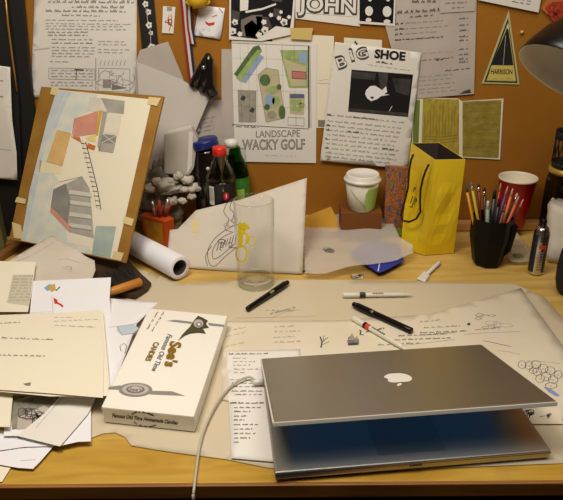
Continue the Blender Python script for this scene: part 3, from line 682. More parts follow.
m_ = MB(); b0 = D(152, 250); 
m_.hexa([Vector((-.335, .790, Z0+.0005)), Vector((-.205, .790, Z0+.0005)), Vector((-.205, .838, Z0+.0005)), Vector((-.335, .838, Z0+.0005))], [Vector((-.330, .795, Z0+.118)), Vector((-.215, .795, Z0+.112)), Vector((-.215, .833, Z0+.114)), Vector((-.330, .833, Z0+.118))], mat('dark_tray', (52, 46, 40), .6), .003) if False else None
PBG = mat('white_bag_paper', (206, 200, 188), .6, col2=(186, 180, 168), nscale=14, bump=.4, bscale=30)
q = [at_y(*p) for p in ((164, 134, .85), (191, 127, .85), (198, 140, .852), (194, 168, .85), (189, 176, .85), (164, 174, .85))]
m_ = MB(); m_.hexa([v+Vector((0, .03, 0)) for v in q], q, PBG, .004); m_.add([at_y(189, 131, .8485), at_y(193, 133, .8485), at_y(192, 166, .8485), at_y(187, 174, .8485)], [[0, 1, 2, 3]], PAPER)
m_.build('white_paper_bag', label='white folded paper bag behind the stones and left of the bottles', cat='bag')

# black jar with blue lid
def px_base(px_, y): return at_y(px_, 230, y).x
cx = px_base(211, .866); jr = .034
jar = empty('dark_jar', (cx, .866, Z0), 'black jar with a tilted dark blue lid behind the cola bottle', 'jar')
GLB = mat('black_glass', (22, 18, 16), .15, coat=.5)
MB().lathe([(0, .001), (jr*.95, .001), (jr, .01), (jr, .17), (jr*.85, .19), (.026, .215), (.026, .232), (0, .232)], GLB, T((cx, .866, Z0)), 28).build('jar_body', jar)
MB().lathe([(0, 0), (.031, 0), (.0325, .003), (.0325, .018), (.030, .021), (0, .021)], mat('dark_blue_lid', (28, 40, 110), .35), T((cx, .866, Z0+.234)) @ RY(-.2), 28).build('lid', jar, label='dark blue screw lid')
MB().lathe([(0, 0), (.004, .001), (.005, .003), (0, .006)], WHP, T((cx+.006, .866-.0345, Z0+.19)) @ RX(PI/2), 10).build('stud', jar)
# cola bottle
cx = px_base(223.5, .785); cb = empty('cola_bottle', (cx, .785, Z0), 'clear cola bottle with a red cap and black label beside the black jar', 'bottle')
PET = glassmat('clear_plastic', (240, 238, 230), 2.2, .08)
prof = [(0, .002), (.022, .002), (.030, .012), (.0315, .03), (.030, .07), (.0325, .10), (.0345, .115), (.0345, .165), (.0345, .172), (.031, .190), (.022, .212), (.0145, .228), (.0130, .240)]
m_ = MB(); m_.lathe(prof, PET, T((cx, .785, Z0)), 32)
for k in range(8):                                                     # moulded ribs on the shoulder
    a = k*PI/4+.2; m_.tube([Vector((cx+r*math.cos(a), .785+r*math.sin(a), Z0+z)) for r, z in ((.0340, .178), (.0312, .190), (.0222, .212), (.0155, .226))], [.0012, .002, .0018, .0008], PET, 6)
m_.build('bottle_body', cb)
MB().lathe([(0, .004), (.021, .004), (.0285, .013), (.030, .03), (.0285, .07), (.031, .10), (.033, .116), (.033, .178), (0, .178)], mat('cola', (20, 8, 4), .1), T((cx, .785, Z0)), 28).build('cola', cb, label='dark brown cola')
MB().lathe([(.0135, 0), (.0165, .001), (.0165, .017), (.0155, .021), (0, .021)], mat('red_cap', (226, 44, 26), .35), T((cx, .785, Z0+.236)), 28).build('cap', cb, label='bright red cap')
m_ = MB(); LBL = mat('black_label', (20, 20, 22), .35); m_.lathe([(.0352, .110), (.0352, .176)], LBL, T((cx, .785, Z0)), 40)
def patch(m2, c, r, a0, a1, z0, z1, m, k=5):
    vs = []
    for j in range(k+1):
        a = a0+(a1-a0)*j/k
        for z in (z0, z1): vs.append(Vector((c[0]+r*math.sin(a), c[1]-r*math.cos(a), c[2]+z)))
    m2.add(vs, [[2*j, 2*j+2, 2*j+3, 2*j+1] for j in range(k)], m)
cc = (cx, .785, Z0)
patch(m_, cc, .0355, -.85, -.42, .124, .170, PAPER)
for k in range(7): patch(m_, cc, .0357, -.83+k*.058, -.81+k*.058, .134, .166, INK, 1)
for j in range(-3, 4):
    hh = .010*math.sqrt(1-(j/4)**2); patch(m_, cc, .0357, .40+j*.05-.026, .40+j*.05+.026, .146-hh, .146+hh, mat('label_red', (206, 26, 50), .4), 1)
patch(m_, cc, .0359, .36, .44, .143, .151, PAPER, 1)
for j in range(-3, 4): patch(m_, cc, .0357, .2+j*.012, .207+j*.012, .158, .166, INKL, 1)
m_.build('label', cb, label='black label with barcode and a red round mark')
# green bottle behind
cx = px_base(238, .865); gb = empty('green_bottle', (cx, .865, Z0), 'green soda bottle with a white cap behind the cola bottle', 'bottle')
MB().lathe([(0, .002), (.024, .002), (.031, .012), (.033, .05), (.033, .165), (.028, .19), (.016, .215), (.0125, .235)], glassmat('green_plastic', (90, 170, 80), 1.0, .06), T((cx, .865, Z0)), 28).build('bottle_body', gb)
MB().lathe([(0, .235), (.0165, .235), (.0165, .252), (0, .254)], WHP, T((cx-.008, .865, Z0)), 24).build('cap', gb, label='white cap')
m_ = MB(); m_.lathe([(.0335, .09), (.0335, .162)], mat('green_label', (60, 150, 50), .4, col2=(40, 110, 40), nscale=60), T((cx, .865, Z0)), 28)
patch(m_, (cx, .865, Z0), .0338, .1, .7, .10, .135, mat('lime_label', (170, 206, 90), .4)); m_.build('label', gb, label='green label')

# ------------------------------------------------------------------ tracing sheet leaning behind the glass
b1 = D(178, 268); b2 = D(303, 275); TP = Plane(b1+Vector((0, 0, .001)), b2-b1, Vector((.02, .080, .128)))
s = Sheet(TP, [(170, 230), (178, 229), (196, 210.5), (240, 200), (307, 178), (304, 240), (302.5, 274), (240, 272), (178, 267.5), (168, 250)], VELG, wave(.004, 9, 12))
s.poly([(192, 220), (199, 219), (199, 232), (192, 233)], TAPE, 2)
def crv(P_, k=5):
    out = []
    for i in range(len(P_)-1):
        p0, p1, p2, p3 = P_[max(i-1, 0)], P_[i], P_[i+1], P_[min(i+2, len(P_)-1)]
        for j in range(k):
            t = j/k; out.append(.5*((2*p1)+(p2-p0)*t+(2*p0-5*p1+4*p2-p3)*t*t+(3*p1-p0-3*p2+p3)*t**3))
    return out+[P_[-1]]
for pts in ([(237, 197), (228, 203), (224, 212), (229, 220), (225, 229), (232, 232)], [(233, 200), (230, 208), (234, 214), (231, 222)], [(239, 224), (226, 230), (214, 240), (208, 252), (210, 264), (216, 266), (224, 258), (236, 248)], [(234, 232), (222, 238), (214, 248), (213, 258), (218, 258), (228, 250), (236, 243)], [(212, 246), (206, 256), (208, 266)]):
    s.line([(p.x, p.y) for p in crv([Vector((a, b, 0)) for a, b in pts])], .0011, INKS, 1)
s.scrib(228, 245, 16, 10, 5, INK, .0012, 4, 2); s.scrib(230, 225, 12, 14, 4, INKL, .0012, 8, 1)
for x in range(217, 236, 3): s.line([(x, 251-(x-217)*.5), (x+2, 243-(x-217)*.5)], .0012, INKS, 2)
s.build('tracing_sheet', 'large grey tracing sheet with a cartoon sketch leaning behind the glass', 'paper')
# ------------------------------------------------------------------ middle: envelope, blue card, wax paper
m_ = MB(); e = [D(300, 222, .03), D(322, 216, .03), D(331, 209, .032), D(337, 224, .03)]
s = Sheet(Plane((0, .818, Z0), (1, 0, 0), (0, .12, 1)), [(300, 232), (304, 217), (331, 206.5), (337, 219), (339, 232)], mat('orange_envelope', (226, 172, 60), .7, col2=(206, 150, 44)), None)
s.build('envelope', 'orange padded envelope standing behind the wax paper', 'envelope')
NB = mat('blue_card', (40, 56, 160), .5); 
s = Sheet(desk(.012), [(350, 254), (366, 240), (398, 244), (404, 261), (384, 271.5), (378, 273)], NB, None, th=.0015)
s.line([(378, 272), (380, 262)], .0016, PAPER, 2); s.build('blue_card', 'dark blue folded card half hidden under the wax paper', 'card')
s = Sheet(desk(.001), [(352, 258), (404, 263), (376, 272), (352, 266)], mat('blue_card_shade', (28, 40, 104), .5), None, th=.009) if False else None
def wl(a, b):
    c = D(330, 225); return .016*max(0, min(1, (b-.64)/.17))+.014
s = Sheet(desk(.0), [(302, 231), (318, 219), (332, 226), (343, 227), (352, 232), (362, 229), (372, 232), (381, 230), (392, 236), (399, 249), (412, 255), (412.5, 263), (396, 268), (380, 270), (346, 276), (326, 281), (305, 280)], WAX, wave(.013, 14, 21, wl), g=.012)
s.line([(306, 230), (325, 227), (345, 229)], .004, PINK, 1) if False else None
s.scrib(333, 262, 16, 5, 5, INKS, .0012, 31); s.scrib(329, 260, 10, 5, 3, mat('green_ink', (90, 110, 90)), .001, 32)
s.build('wax_paper', 'crumpled translucent wax paper sheet lying in front of the lidded paper cup', 'paper')
m_ = MB(); m_.tube([D(311, 229, .012), D(330, 226, .015), D(348, 229, .014)], .0045, mat('pink_film', (226, 160, 140), .6), 8); m_.build('pink_ribbon', label='pink ribbon showing through the wax paper', cat='ribbon')

# ------------------------------------------------------------------ cardboard box, paper cup, picture book
x0 = at_y(341, 210, .82).x; x1 = at_y(382, 210, .82).x
cbx = MB(); cbx.box(((x0+x1)/2, .841, Z0+.0405), (x1-x0, .062, .077), mat('brown_cardboard', (124, 72, 18), .8, col2=(112, 62, 14), nscale=10), bev=.0015)
cbx.build('cardboard_box', label='brown cardboard box against the wall carrying the lidded paper cup', cat='box')
cx = at_y(362, 190, .841).x; bz = Z0+.0802
cup = empty('paper_cup', (cx, .841, bz), 'white paper coffee cup with a lid and a green swoosh', 'cup')
m_ = MB(); CUPW = mat('cup_paper', (226, 222, 208), .6)
m_.lathe([(0, .003), (.031, .003), (.0315, 0), (.0325, 0), (.0425, .080), (0, .080)], CUPW, T((cx, .841, bz)), 40)
vs_ = []
def conept(a, z, off=.0006):
    r = .0325+.01*z/.08+off; return Vector((cx+r*math.sin(a), .841-r*math.cos(a), bz+z))
GRN = mat('cup_green', (158, 186, 96), .6)
for j in range(8):
    a0 = .12+j*.15; a1 = a0+.15; z0 = .006; 
    m_.add([conept(a0, .006+0*j), conept(a1, .006), conept(a1, .062), conept(a0, .062 if j else .05)], [[0, 1, 2, 3]], GRN)
for k in range(3):
    p = [conept(-.9+.25*i+.1*k, .06-.011*i-.006*k, .001) for i in range(5)]
    m_.tube(p, .0005, mat('pale_green_ink', (176, 186, 150)), 4)
m_.build('cup_body', cup)
m_ = MB(); m_.lathe([(.0415, .074), (.046, .074), (.0462, .079), (.0445, .080), (.0425, .084), (.0405, .090), (.0385, .0925), (.037, .090), (0, .089)], WHP, T((cx, .841, bz)), 40); m_.build('lid', cup)
P = Plane((0, .845, Z0), (1, 0, 0), (0, 0, 1)); m_ = MB()
q = [P.px(*p) for p in ((384.5, 227), (410, 229), (412, 168), (386, 166))]
for v in q[:2]: v.z = Z0+.001
MULT = bpy.data.materials.new('patterned_cover'); MULT.use_nodes = True
nt = MULT.node_tree; vn = nt.nodes.new('ShaderNodeTexNoise'); vn.inputs['Scale'].default_value = 11; vn.inputs['Detail'].default_value = 3
rp = nt.nodes.new('ShaderNodeValToRGB'); rp.color_ramp.interpolation = 'LINEAR'; el = rp.color_ramp.elements
el[0].position = .40; el[0].color = lin((60, 90, 130)); el[1].position = .62; el[1].color = lin((96, 130, 50))
for p_, c_ in ((.45, (150, 60, 30)), (.50, (206, 130, 60)), (.54, (110, 80, 50)), (.58, (170, 60, 30))): k_ = el.new(p_); k_.color = lin(c_)
nt.links.new(vn.outputs['Fac'], rp.inputs[0]); nt.links.new(rp.outputs[0], nt.nodes['Principled BSDF'].inputs['Base Color'])
m_.hexa([q[0], q[1], q[1]+Vector((0, .012, 0)), q[0]+Vector((0, .012, 0))], [q[3], q[2], q[2]+Vector((0, .012, 0)), q[3]+Vector((0, .012, 0))], MULT)
m_.hexa([q[0]+Vector((0, -.0012, .002)), q[1]+Vector((0, -.0012, .002)), q[1]+Vector((0, 0, .002)), q[0]+Vector((0, 0, .002))], [(q[0]+Vector((0, -.0012, .022))), q[1]+Vector((0, -.0012, .022)), q[1]+Vector((0, 0, .022)), q[0]+Vector((0, 0, .022))], mat('green_band', (130, 150, 50), .5))
m_.build('picture_book', label='booklet with a mottled red and green cover between paper cup and yellow bag', cat='book')

# ------------------------------------------------------------------ yellow bag
YB = mat('yellow_bag_paper', (236, 204, 26), .45, col2=(226, 190, 20), nscale=6, bump=.25, bscale=14)
h = .245
bt = [D(424.5, 255.5), D(453.5, 253.5), None, D(400.5, 248)]; bt[2] = bt[1] + (bt[3]-bt[0])
tp = [D(435, 160, h), D(465.5, 159.5, h), D(434, 143, h), D(411, 143, h)]
tp[2] = tp[1] + (tp[3]-tp[0]); 
bt = [v+Vector((0, 0, .0006)) for v in bt]
bag = empty('gift_bag', sum(bt, Vector())/4, 'yellow paper carrier bag with a black cord handle', 'bag')
b = bmesh.new(); N_ = 9
cu = sum(bt, Vector())/4; rings = []
for k in range(N_+1):
    t = k/N_; ring = []
    for e in range(4):
        for j in range(6):
            u = j/6; p = (bt[e].lerp(bt[(e+1) % 4], u)).lerp(tp[e].lerp(tp[(e+1) % 4], u), t)
            n = (bt[(e+1) % 4]-bt[e]).cross(Vector((0, 0, 1))).normalized()
            w_ = math.sin(PI*u)*math.sin(PI*t)
            p = p + n*(w_*(.004*noise.noise(Vector((p.x*30, p.y*30, p.z*22)))*2 - (.004 if e in (1, 3) else 0)))
            ring.append(b.verts.new(p))
    rings.append(ring)
for A_, B_ in zip(rings, rings[1:]):
    for i in range(24): b.faces.new((A_[i], A_[(i+1) % 24], B_[(i+1) % 24], B_[i]))
b.faces.new(rings[0][::-1])
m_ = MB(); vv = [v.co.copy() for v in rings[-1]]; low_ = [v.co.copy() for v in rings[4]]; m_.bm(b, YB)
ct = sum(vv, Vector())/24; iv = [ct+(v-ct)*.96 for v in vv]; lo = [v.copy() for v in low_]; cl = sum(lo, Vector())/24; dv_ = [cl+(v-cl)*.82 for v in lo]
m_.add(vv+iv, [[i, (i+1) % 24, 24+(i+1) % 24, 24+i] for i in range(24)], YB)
BIN = mat('shaded_bag_inside', (40, 28, 20), .8)  # shadow inside the bag, put into a dark brown colour
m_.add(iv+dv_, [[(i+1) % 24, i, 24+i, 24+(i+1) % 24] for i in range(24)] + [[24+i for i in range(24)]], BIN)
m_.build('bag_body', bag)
nf = (bt[0]-bt[3]).cross(Vector((0, 0, 1))).normalized()
BF = Plane(bt[0], bt[0]-bt[3], tp[0]-bt[0])
if BF.N.dot(nf) < 0: nf = -nf
BFo = Plane(bt[0]+BF.N*.006, bt[0]-bt[3], tp[0]-bt[0])
cpts = [(412, 155), (411, 160), (409, 172), (408, 188), (404, 204), (401, 215), (402.5, 220.5), (409, 222), (416, 219), (420.5, 212), (420, 202), (420.5, 190), (423, 178), (426, 170), (427.5, 165)]
P3 = [BFo.px(*p) for p in cpts]; P3[0] -= BF.N*.006; P3[-1] -= BF.N*.006
m_ = MB(); m_.tube(P3, .0025, mat('black_cord', (26, 16, 16), .8), 8); m_.build('cord_handle', bag, label='black cord handle loop')
s = Sheet(Plane(bt[0]+BF.N*.0022, bt[0]-bt[3], tp[0]-bt[0]), [(411, 210), (411.02, 210), (411, 210.02)], YB, None)
s.mb = MB()
for pts in ([(410.5, 203), (413, 196)], [(412, 206), (415.5, 197)], [(414, 205), (416.5, 198), (417, 202)], [(413.5, 192), (414.5, 187)], [(415, 190), (415.5, 187)], [(409.5, 206), (411, 207.5), (413, 206)]): s.line(pts, .0016, INK, 1)
s.mb.build('handwriting', bag, label='small black handwritten mark')

# ------------------------------------------------------------------ black pencil cup with its pencils
pc = D(486.5, 263); 
pcup = empty('pencil_cup', pc, 'black angular desk cup full of pencils and brushes', 'cup')
def ring8(r, z, sx=1): return [(pc.x+r*sx*math.cos(a), pc.y+r*math.sin(a), Z0+z) for a in [PI/8+i*PI/4 for i in range(8)]]
b = bmesh.new(); lv = [ring8(.029, .0005), ring8(.034, .006), ring8(.0455, .064), ring8(.0475, .118), ring8(.0455, .118), ring8(.0425, .064), ring8(.031, .008)]
RG = [[b.verts.new(v) for v in r_] for r_ in lv]
for A_, B_ in zip(RG, RG[1:]):
    for i in range(8): b.faces.new((A_[i], A_[(i+1) % 8], B_[(i+1) % 8], B_[i]))
b.faces.new(RG[0][::-1]); b.faces.new(RG[-1])
BLC = mat('deep_black_plastic', (5, 5, 6), .45, spec=.2)
MB().bm(b, BLC).build('cup_body', pcup)
m_ = MB(); m_.hexa([(pc.x+.030, pc.y-.026, Z0+.028), (pc.x+.046, pc.y-.018, Z0+.036), (pc.x+.046, pc.y+.012, Z0+.036), (pc.x+.030, pc.y+.018, Z0+.028)], [(pc.x+.036, pc.y-.028, Z0+.10), (pc.x+.054, pc.y-.020, Z0+.10), (pc.x+.054, pc.y+.012, Z0+.10), (pc.x+.036, pc.y+.018, Z0+.10)], BLC, .003); m_.build('side_pocket', pcup)
def col(n, c, r=.4): return mat(n, c, r)
PEN = [  # tip px, tip py, dy, radius, colour, tip colour, label
 ((465.5, 184), .006, .0032, (206, 150, 30), (60, 90, 80), 'pencil', 'yellow pencil leaning furthest left in the black cup'),
 ((471, 182), -.010, .0030, (196, 170, 60), (90, 110, 110), 'paintbrush', 'yellow paintbrush with a grey green tip, left in the black cup'),
 ((478.5, 183), .012, .0030, (110, 40, 26), (50, 34, 30), 'paintbrush', 'dark red paintbrush with dark bristles in the black cup'),
 ((484, 187), .004, .0036, (60, 34, 24), (30, 24, 24), 'paintbrush', 'dark brown brush near the middle left of the black cup'),
 ((488, 201), -.018, .0042, (150, 160, 140), (210, 210, 200), 'craft_knife', 'short pale green knife at the front of the black cup'),
 ((495, 190), .010, .0050, (24, 50, 50), (20, 24, 26), 'marker', 'thick dark teal marker in the middle of the black cup'),
 ((501, 183), .014, .0030, (170, 50, 30), (200, 160, 120), 'pencil', 'red pencil standing tall in the middle of the black cup'),
 ((499.5, 198), -.012, .0046, (20, 20, 22), (30, 30, 32), 'marker', 'thick black marker at the front of the black cup'),
 ((508, 186), .008, .0030, (90, 50, 110), (210, 180, 190), 'pencil', 'purple pencil right of the tall red one in the black cup'),
 ((513, 188), .000, .0032, (196, 120, 50), (220, 190, 150), 'pencil', 'ochre pencil with a pale tip in the black cup'),
 ((506, 204), -.016, .0032, (120, 60, 36), (160, 110, 80), 'pencil', 'short brown pencil at the front of the black cup'),
 ((517.5, 193), .010, .0028, (40, 60, 50), (200, 200, 190), 'paintbrush', 'dark green brush with a white tip on the right of the black cup'),
 ((519, 196), -.006, .0034, (206, 90, 40), (230, 170, 150), 'pencil', 'bright orange red pencil leaning right in the black cup'),
 ((523.5, 199), .002, .0030, (80, 56, 36), (226, 190, 170), 'pencil', 'brown pencil leaning furthest right in the black cup'),
]
for i, (tip, dy, r, c, tc, nm, lab) in enumerate(PEN):
    t = at_y(tip[0], tip[1], pc.y+dy); fx = (tip[0]-492)/32
    b0 = Vector((pc.x+fx*.014+(.004 if i % 2 else -.003), pc.y+dy*.55+(.003 if i % 3 else -.004), Z0+.012))
    d = (t-b0).normalized(); o = empty(nm, b0, lab, 'brush' if nm == 'paintbrush' else nm.replace('_', ' '), None)
    cm = col('stick_%d' % i, c); tm = col('tip_%d' % i, tc, .6)
    MB().tube([b0, t-d*.02], r, cm, 8).build('shaft', o)
    if nm == 'paintbrush':
        MB().tube([t-d*.0202, t-d*.010], r*1.05, SILV, 8).build('ferrule', o)
        MB().tube([t-d*.0102, t-d*.006, t], [r, r*1.1, r*.2], tm, 8).build('bristles', o)
    else:
        MB().tube([t-d*.0202, t-d*.004, t], [r, r*.45, r*.1] if nm == 'pencil' else [r*.9, r*.8, r*.5], tm, 8).build('tip', o)
# ------------------------------------------------------------------ red cup
cx = at_y(513.5, 205, .862).x; cy_ = .858
rc = empty('plastic_cup', (cx, cy_, Z0+.0215), 'red plastic party cup with a white inside, behind the pencil cup', 'cup')
RDP = mat('red_plastic', (190, 22, 24), .35); 
MB().lathe([(0, .002), (.029, .002), (.030, 0), (.031, 0), (.0375, .06), (.0380, .062), (.045, .126), (.0468, .127), (.0468, .130), (.0455, .1315), (.0448, .130), (.0445, .126)], RDP, T((cx, cy_, Z0+.0215)) @ Matrix.Scale(1.0, 4, Vector((0, 0, 1))), 40).build('cup_body', rc)
MB().lathe([(0, .006), (.029, .006), (.0442, .128), (.0452, .1315), (.0470, .1318), (.0474, .1295), (.0470, .1275)], mat('white_inside', (232, 222, 200), .4), T((cx, cy_, Z0+.0215)) @ Matrix.Scale(1.0, 4, Vector((0, 0, 1))), 40).build('lining', rc, label='white inside and rolled rim')
# ------------------------------------------------------------------ spray canister, plastic wrapper, white bag, black case
cp = D(535, 273); cn = empty('spray_can', cp, 'small silver spray can with a black nozzle and dark label', 'can')
R_ = .0165
MB().lathe([(0, .001), (R_*.9, .001), (R_, .004), (R_, .104), (R_*.86, .108), (R_*.8, .112), (R_*.55, .114), (0, .114)], SILV, T(cp), 28).build('can_body', cn)
MB().lathe([(0, .114), (.0065, .114), (.0065, .128), (.005, .131), (0, .131)], BLK, T(cp), 16).build('nozzle', cn)
m_ = MB(); c3 = (cp.x, cp.y, cp.z); DKL = mat('dark_blue_label', (24, 26, 44), .4)
patch(m_, c3, R_+.0005, .35, 2.2, .008, .098, DKL, 10); patch(m_, c3, R_+.0005, -2.4, -.75, .008, .098, DKL, 10)
patch(m_, c3, R_+.0006, -.45, .5, .066, .076, mat('label_orange_red', (200, 70, 40), .4), 5)
for k in range(8): patch(m_, c3, R_+.0006, -.4, .3, .014+k*.006, .0165+k*.006, INKG, 4)
for k in range(2): patch(m_, c3, R_+.0006, -.4, .3, .084+k*.006, .087+k*.006, INK, 4)
m_.build('label', cn)
s = Sheet(desk(.0008), [(505, 262), (512, 248), (516, 236), (524, 246), (531, 255), (530, 265), (512, 266)], mat('clear_film', (206, 196, 170), .2, trans=.55), wave(.018, 30, 41), g=.008)
s.build('plastic_wrapper', 'crinkled clear plastic wrapper between the black cup and the spray can', 'wrapper')
lump('eraser_putty', D(518, 257, .006), (.014, .011, .007), mat('green_putty', (120, 112, 60), .6), 5, 'olive green lump of putty under the clear wrapper', 'putty')
WB = mat('crumpled_white_bag', (214, 206, 190), .7, col2=(196, 188, 172), nscale=16, bump=.7, bscale=28)
q = [D(541, 262), D(585, 268), D(600, 252), D(548, 248)]
m_ = MB(); bot = [v+Vector((0, 0, .001)) for v in (D(547, 262), D(590, 270), D(600, 254), D(551, 250))]
top = [D(547, 204, .12), D(595, 222, .11), D(600, 206, .12), D(552, 197, .135)]
b = bmesh.new(); n_ = 8; RG = []
for k in range(n_+1):
    t = k/n_; r_ = []
    for e in range(4):
        for j in range(6):
            p = (bot[e].lerp(bot[(e+1) % 4], j/6)).lerp(top[e].lerp(top[(e+1) % 4], j/6), t)
            nn = noise.noise_vector(p*38)*.0055*(.3+t); nn.z = abs(nn.z) if k == 0 else nn.z
            r_.append(b.verts.new(p+nn if k else p))
    RG.append(r_)
for A_, B_ in zip(RG, RG[1:]):
    for i in range(24): b.faces.new((A_[i], A_[(i+1) % 24], B_[(i+1) % 24], B_[i]))
b.faces.new(RG[0][::-1]); b.faces.new(RG[-1])
m_.bm(b, WB, smooth=True); m_.build('crumpled_bag', label='crumpled white paper bag behind the spray can at the right edge', cat='bag')
bc = D(571, 293); m_ = MB(); m_.lathe([(0, .001), (.022, .001), (.031, .008), (.036, .03), (.037, .06), (.034, .095), (.024, .108), (0, .112)], BLKM, T(bc), 28)
kc = m_.build('black_pouch', label='rounded black pouch cut by the right edge in front of the white bag', cat='pouch', origin=bc)
MB().tube([bc+Vector((-.015, -.03, .105)), bc+Vector((-.005, -.034, .112)), bc+Vector((.012, -.030, .106))], .0025, BLK, 8).build('strap', kc)
# jar at the right edge
cx = at_y(569, 170, .822).x; jr = empty('storage_jar', (cx, .822, Z0), 'clear green tinted storage jar at the right edge by the wall', 'jar')
r_ = .048
MB().lathe([(0, .002), (r_*.95, .002), (r_, .01), (r_, .15), (r_*.97, .16), (r_*.90, .176)], glassmat('greenish_glass', (150, 160, 110), 1, .05), T((cx, .822, Z0)), 32).build('jar_body', jr)
MB().lathe([(0, .005), (r_*.9, .005), (r_*.93, .02), (r_*.93, .05), (0, .055)], mat('brown_grounds', (84, 60, 30), .9), T((cx, .822, Z0)), 24).build('contents', jr)
MB().lathe([(0, .176), (r_*.96, .176), (r_*.98, .180), (r_*.98, .188), (0, .190)], mat('brass_lid', (200, 170, 80), .35, .5), T((cx, .822, Z0)), 32).build('lid', jr)
m_ = MB(); z0 = Z0+.1905; r2 = .042
m_.lathe([(0, 0), (r2, 0), (r2+.001, .012), (r2-.002, .012), (r2-.003, .003), (0, .003)], BLKM, T((cx, .822, z0)), 24)
m_.lathe([(r2, .068), (r2+.002, .068), (r2+.002, .086), (r2, .086)], BLKM, T((cx, .822, z0)), 24, closed=True)
for k in range(20):
    a = k*PI/10; m_.tube([Vector((cx+r2*math.cos(a), .822+r2*math.sin(a), z0+.01)), Vector((cx+r2*math.cos(a+.3), .822+r2*math.sin(a+.3), z0+.07))], .0016, BLKM, 5)
m_.build('wire_basket', label='small black wire basket standing on the storage jar', cat='basket')
# ------------------------------------------------------------------ desk lamp
LC = CAM + ray(570, 77)*1.0; vd = (LC-CAM).normalized()
im = (rt*(-.54) - up*.84).normalized(); im = (im-vd*im.dot(vd)).normalized(); ln = (-vd*.34 + im*.94).normalized()
M3 = (-ln).to_track_quat('Z', 'Y').to_matrix().to_4x4(); LM = T(LC) @ M3
lamp = empty('desk_lamp', (.98, .40, Z0), 'black desk lamp, unlit, its grey lined shade entering from the right', 'lamp')
R0 = .088
LIN = mat('grey_lamp_lining', (226, 222, 212), .5)
MB().lathe([(R0, 0), (R0+.001, .001), (R0*.97, .018), (R0*.86, .045), (R0*.68, .072), (R0*.45, .094), (.030, .108), (.026, .150), (0, .153)], BLK, LM, 48).build('lamp_shade', lamp)
MB().lathe([(R0, 0), (R0-.002, .001), (R0*.95, .018), (R0*.84, .044), (R0*.66, .070), (R0*.43, .091), (0, .10)], LIN, LM, 48).build('shade_lining', lamp, label='pale grey reflective inside')
MB().lathe([(0, .022), (.018, .026), (.026, .042), (.022, .06), (.012, .075), (.012, .095)], mat('lamp_bulb', (220, 214, 196), .3), LM, 24).build('bulb', lamp)
j0 = LM @ Vector((0, 0, .13)); j1 = Vector((.98, .62, Z0+.52)); j2 = Vector((.98, .40, Z0+.03))
MB().tube([j0, j1], .006, BLK, 10).build('upper_arm', lamp); MB().tube([j1, j2], .006, BLK, 10).build('lower_arm', lamp)
MB().lathe([(0, 0), (.085, 0), (.09, .006), (.085, .018), (.03, .024), (.015, .04), (0, .04)], BLK, T((.98, .40, Z0)), 36).build('base', lamp)

# ------------------------------------------------------------------ tall glass
gc = D(256, 284); gl = empty('beer_glass', gc, 'tall clear beer glass with a yellow printed cyclist', 'glass')
GM = glassmat('clear_glass', (254, 254, 254), 1.2, .02); r_ = .0415; hh = .197
MB().lathe([(0, .001), (r_*.93, .001), (r_*.97, .006), (r_*.985, .02), (r_*1.0, .10), (r_*1.03, hh), (r_*1.0, hh+.0012), (r_*.965, hh-.002), (r_*.925, .10), (r_*.90, .026), (r_*.80, .018), (0, .016)], GM, T(gc), 56).build('glass_body', gl)
MB().lathe([(r_*.93, .0008), (r_*.97, .005), (r_*.975, .014), (r_*.93, .0165), (r_*.90, .010)], glassmat('thick_glass_foot', (240, 243, 234), 1.3, .03), T(gc), 48, closed=True).build('glass_foot', gl, label='thick greenish glass foot')
YL = mat('yellow_print', (236, 214, 20), .45)
def cyl(px_, py_, R):
    d = ray(px_, py_); o = CAM-gc; a = d.x**2+d.y**2; b_ = 2*(o.x*d.x+o.y*d.y); c_ = o.x**2+o.y**2-R*R; D_ = max(0, b_*b_-4*a*c_); return CAM+d*((-b_-math.sqrt(D_))/(2*a))
m_ = MB()
def cpoly(pts, k=4):
    P_ = [cyl(x, y, r_*1.018) for x, y in pts]; cN = sum(P_, Vector())/len(P_); cc_ = Vector((cN.x-gc.x, cN.y-gc.y, 0)).normalized()*r_*1.02
    cN = Vector((gc.x+cc_.x, gc.y+cc_.y, cN.z)); n_ = len(P_); m_.add([cN]+P_, [[0, i+1, (i+1) % n_+1] for i in range(n_)], YL)
def cline(pts, w_=1.4):
    for (x0, y0), (x1, y1) in zip(pts, pts[1:]):
        L = math.hypot(x1-x0, y1-y0) or 1; nx, ny = -(y1-y0)/L*w_/2, (x1-x0)/L*w_/2
        m_.add([cyl(a, b2_, r_*1.018) for a, b2_ in ((x0+nx, y0+ny), (x1+nx, y1+ny), (x1-nx, y1-ny), (x0-nx, y0-ny))], [[0, 1, 2, 3]], YL)
cpoly([(238, 223), (241, 222), (242, 228), (238, 229)]); cpoly([(241, 224), (244, 222), (248, 225), (250, 229), (246, 230), (242, 229)]); cpoly([(238, 228), (246, 229), (245, 233), (242, 238), (238, 237)])
cpoly([(238, 236), (243, 237), (242, 246), (238, 246)]); cline([(243, 232), (248, 236), (246, 242)], 2)
cline([(241.5+5.5*math.cos(t), 254+8*math.sin(t)) for t in [i*PI/10 for i in range(-9, 12)]], 1.8)
cline([(252+4*math.cos(t), 241+5*math.sin(t)) for t in [i*PI/8 for i in range(17)]], .9); cline([(241, 248), (250, 240), (247, 234)], 1.2)
m_.build('yellow_logo', gl, label='yellow printed cyclist')
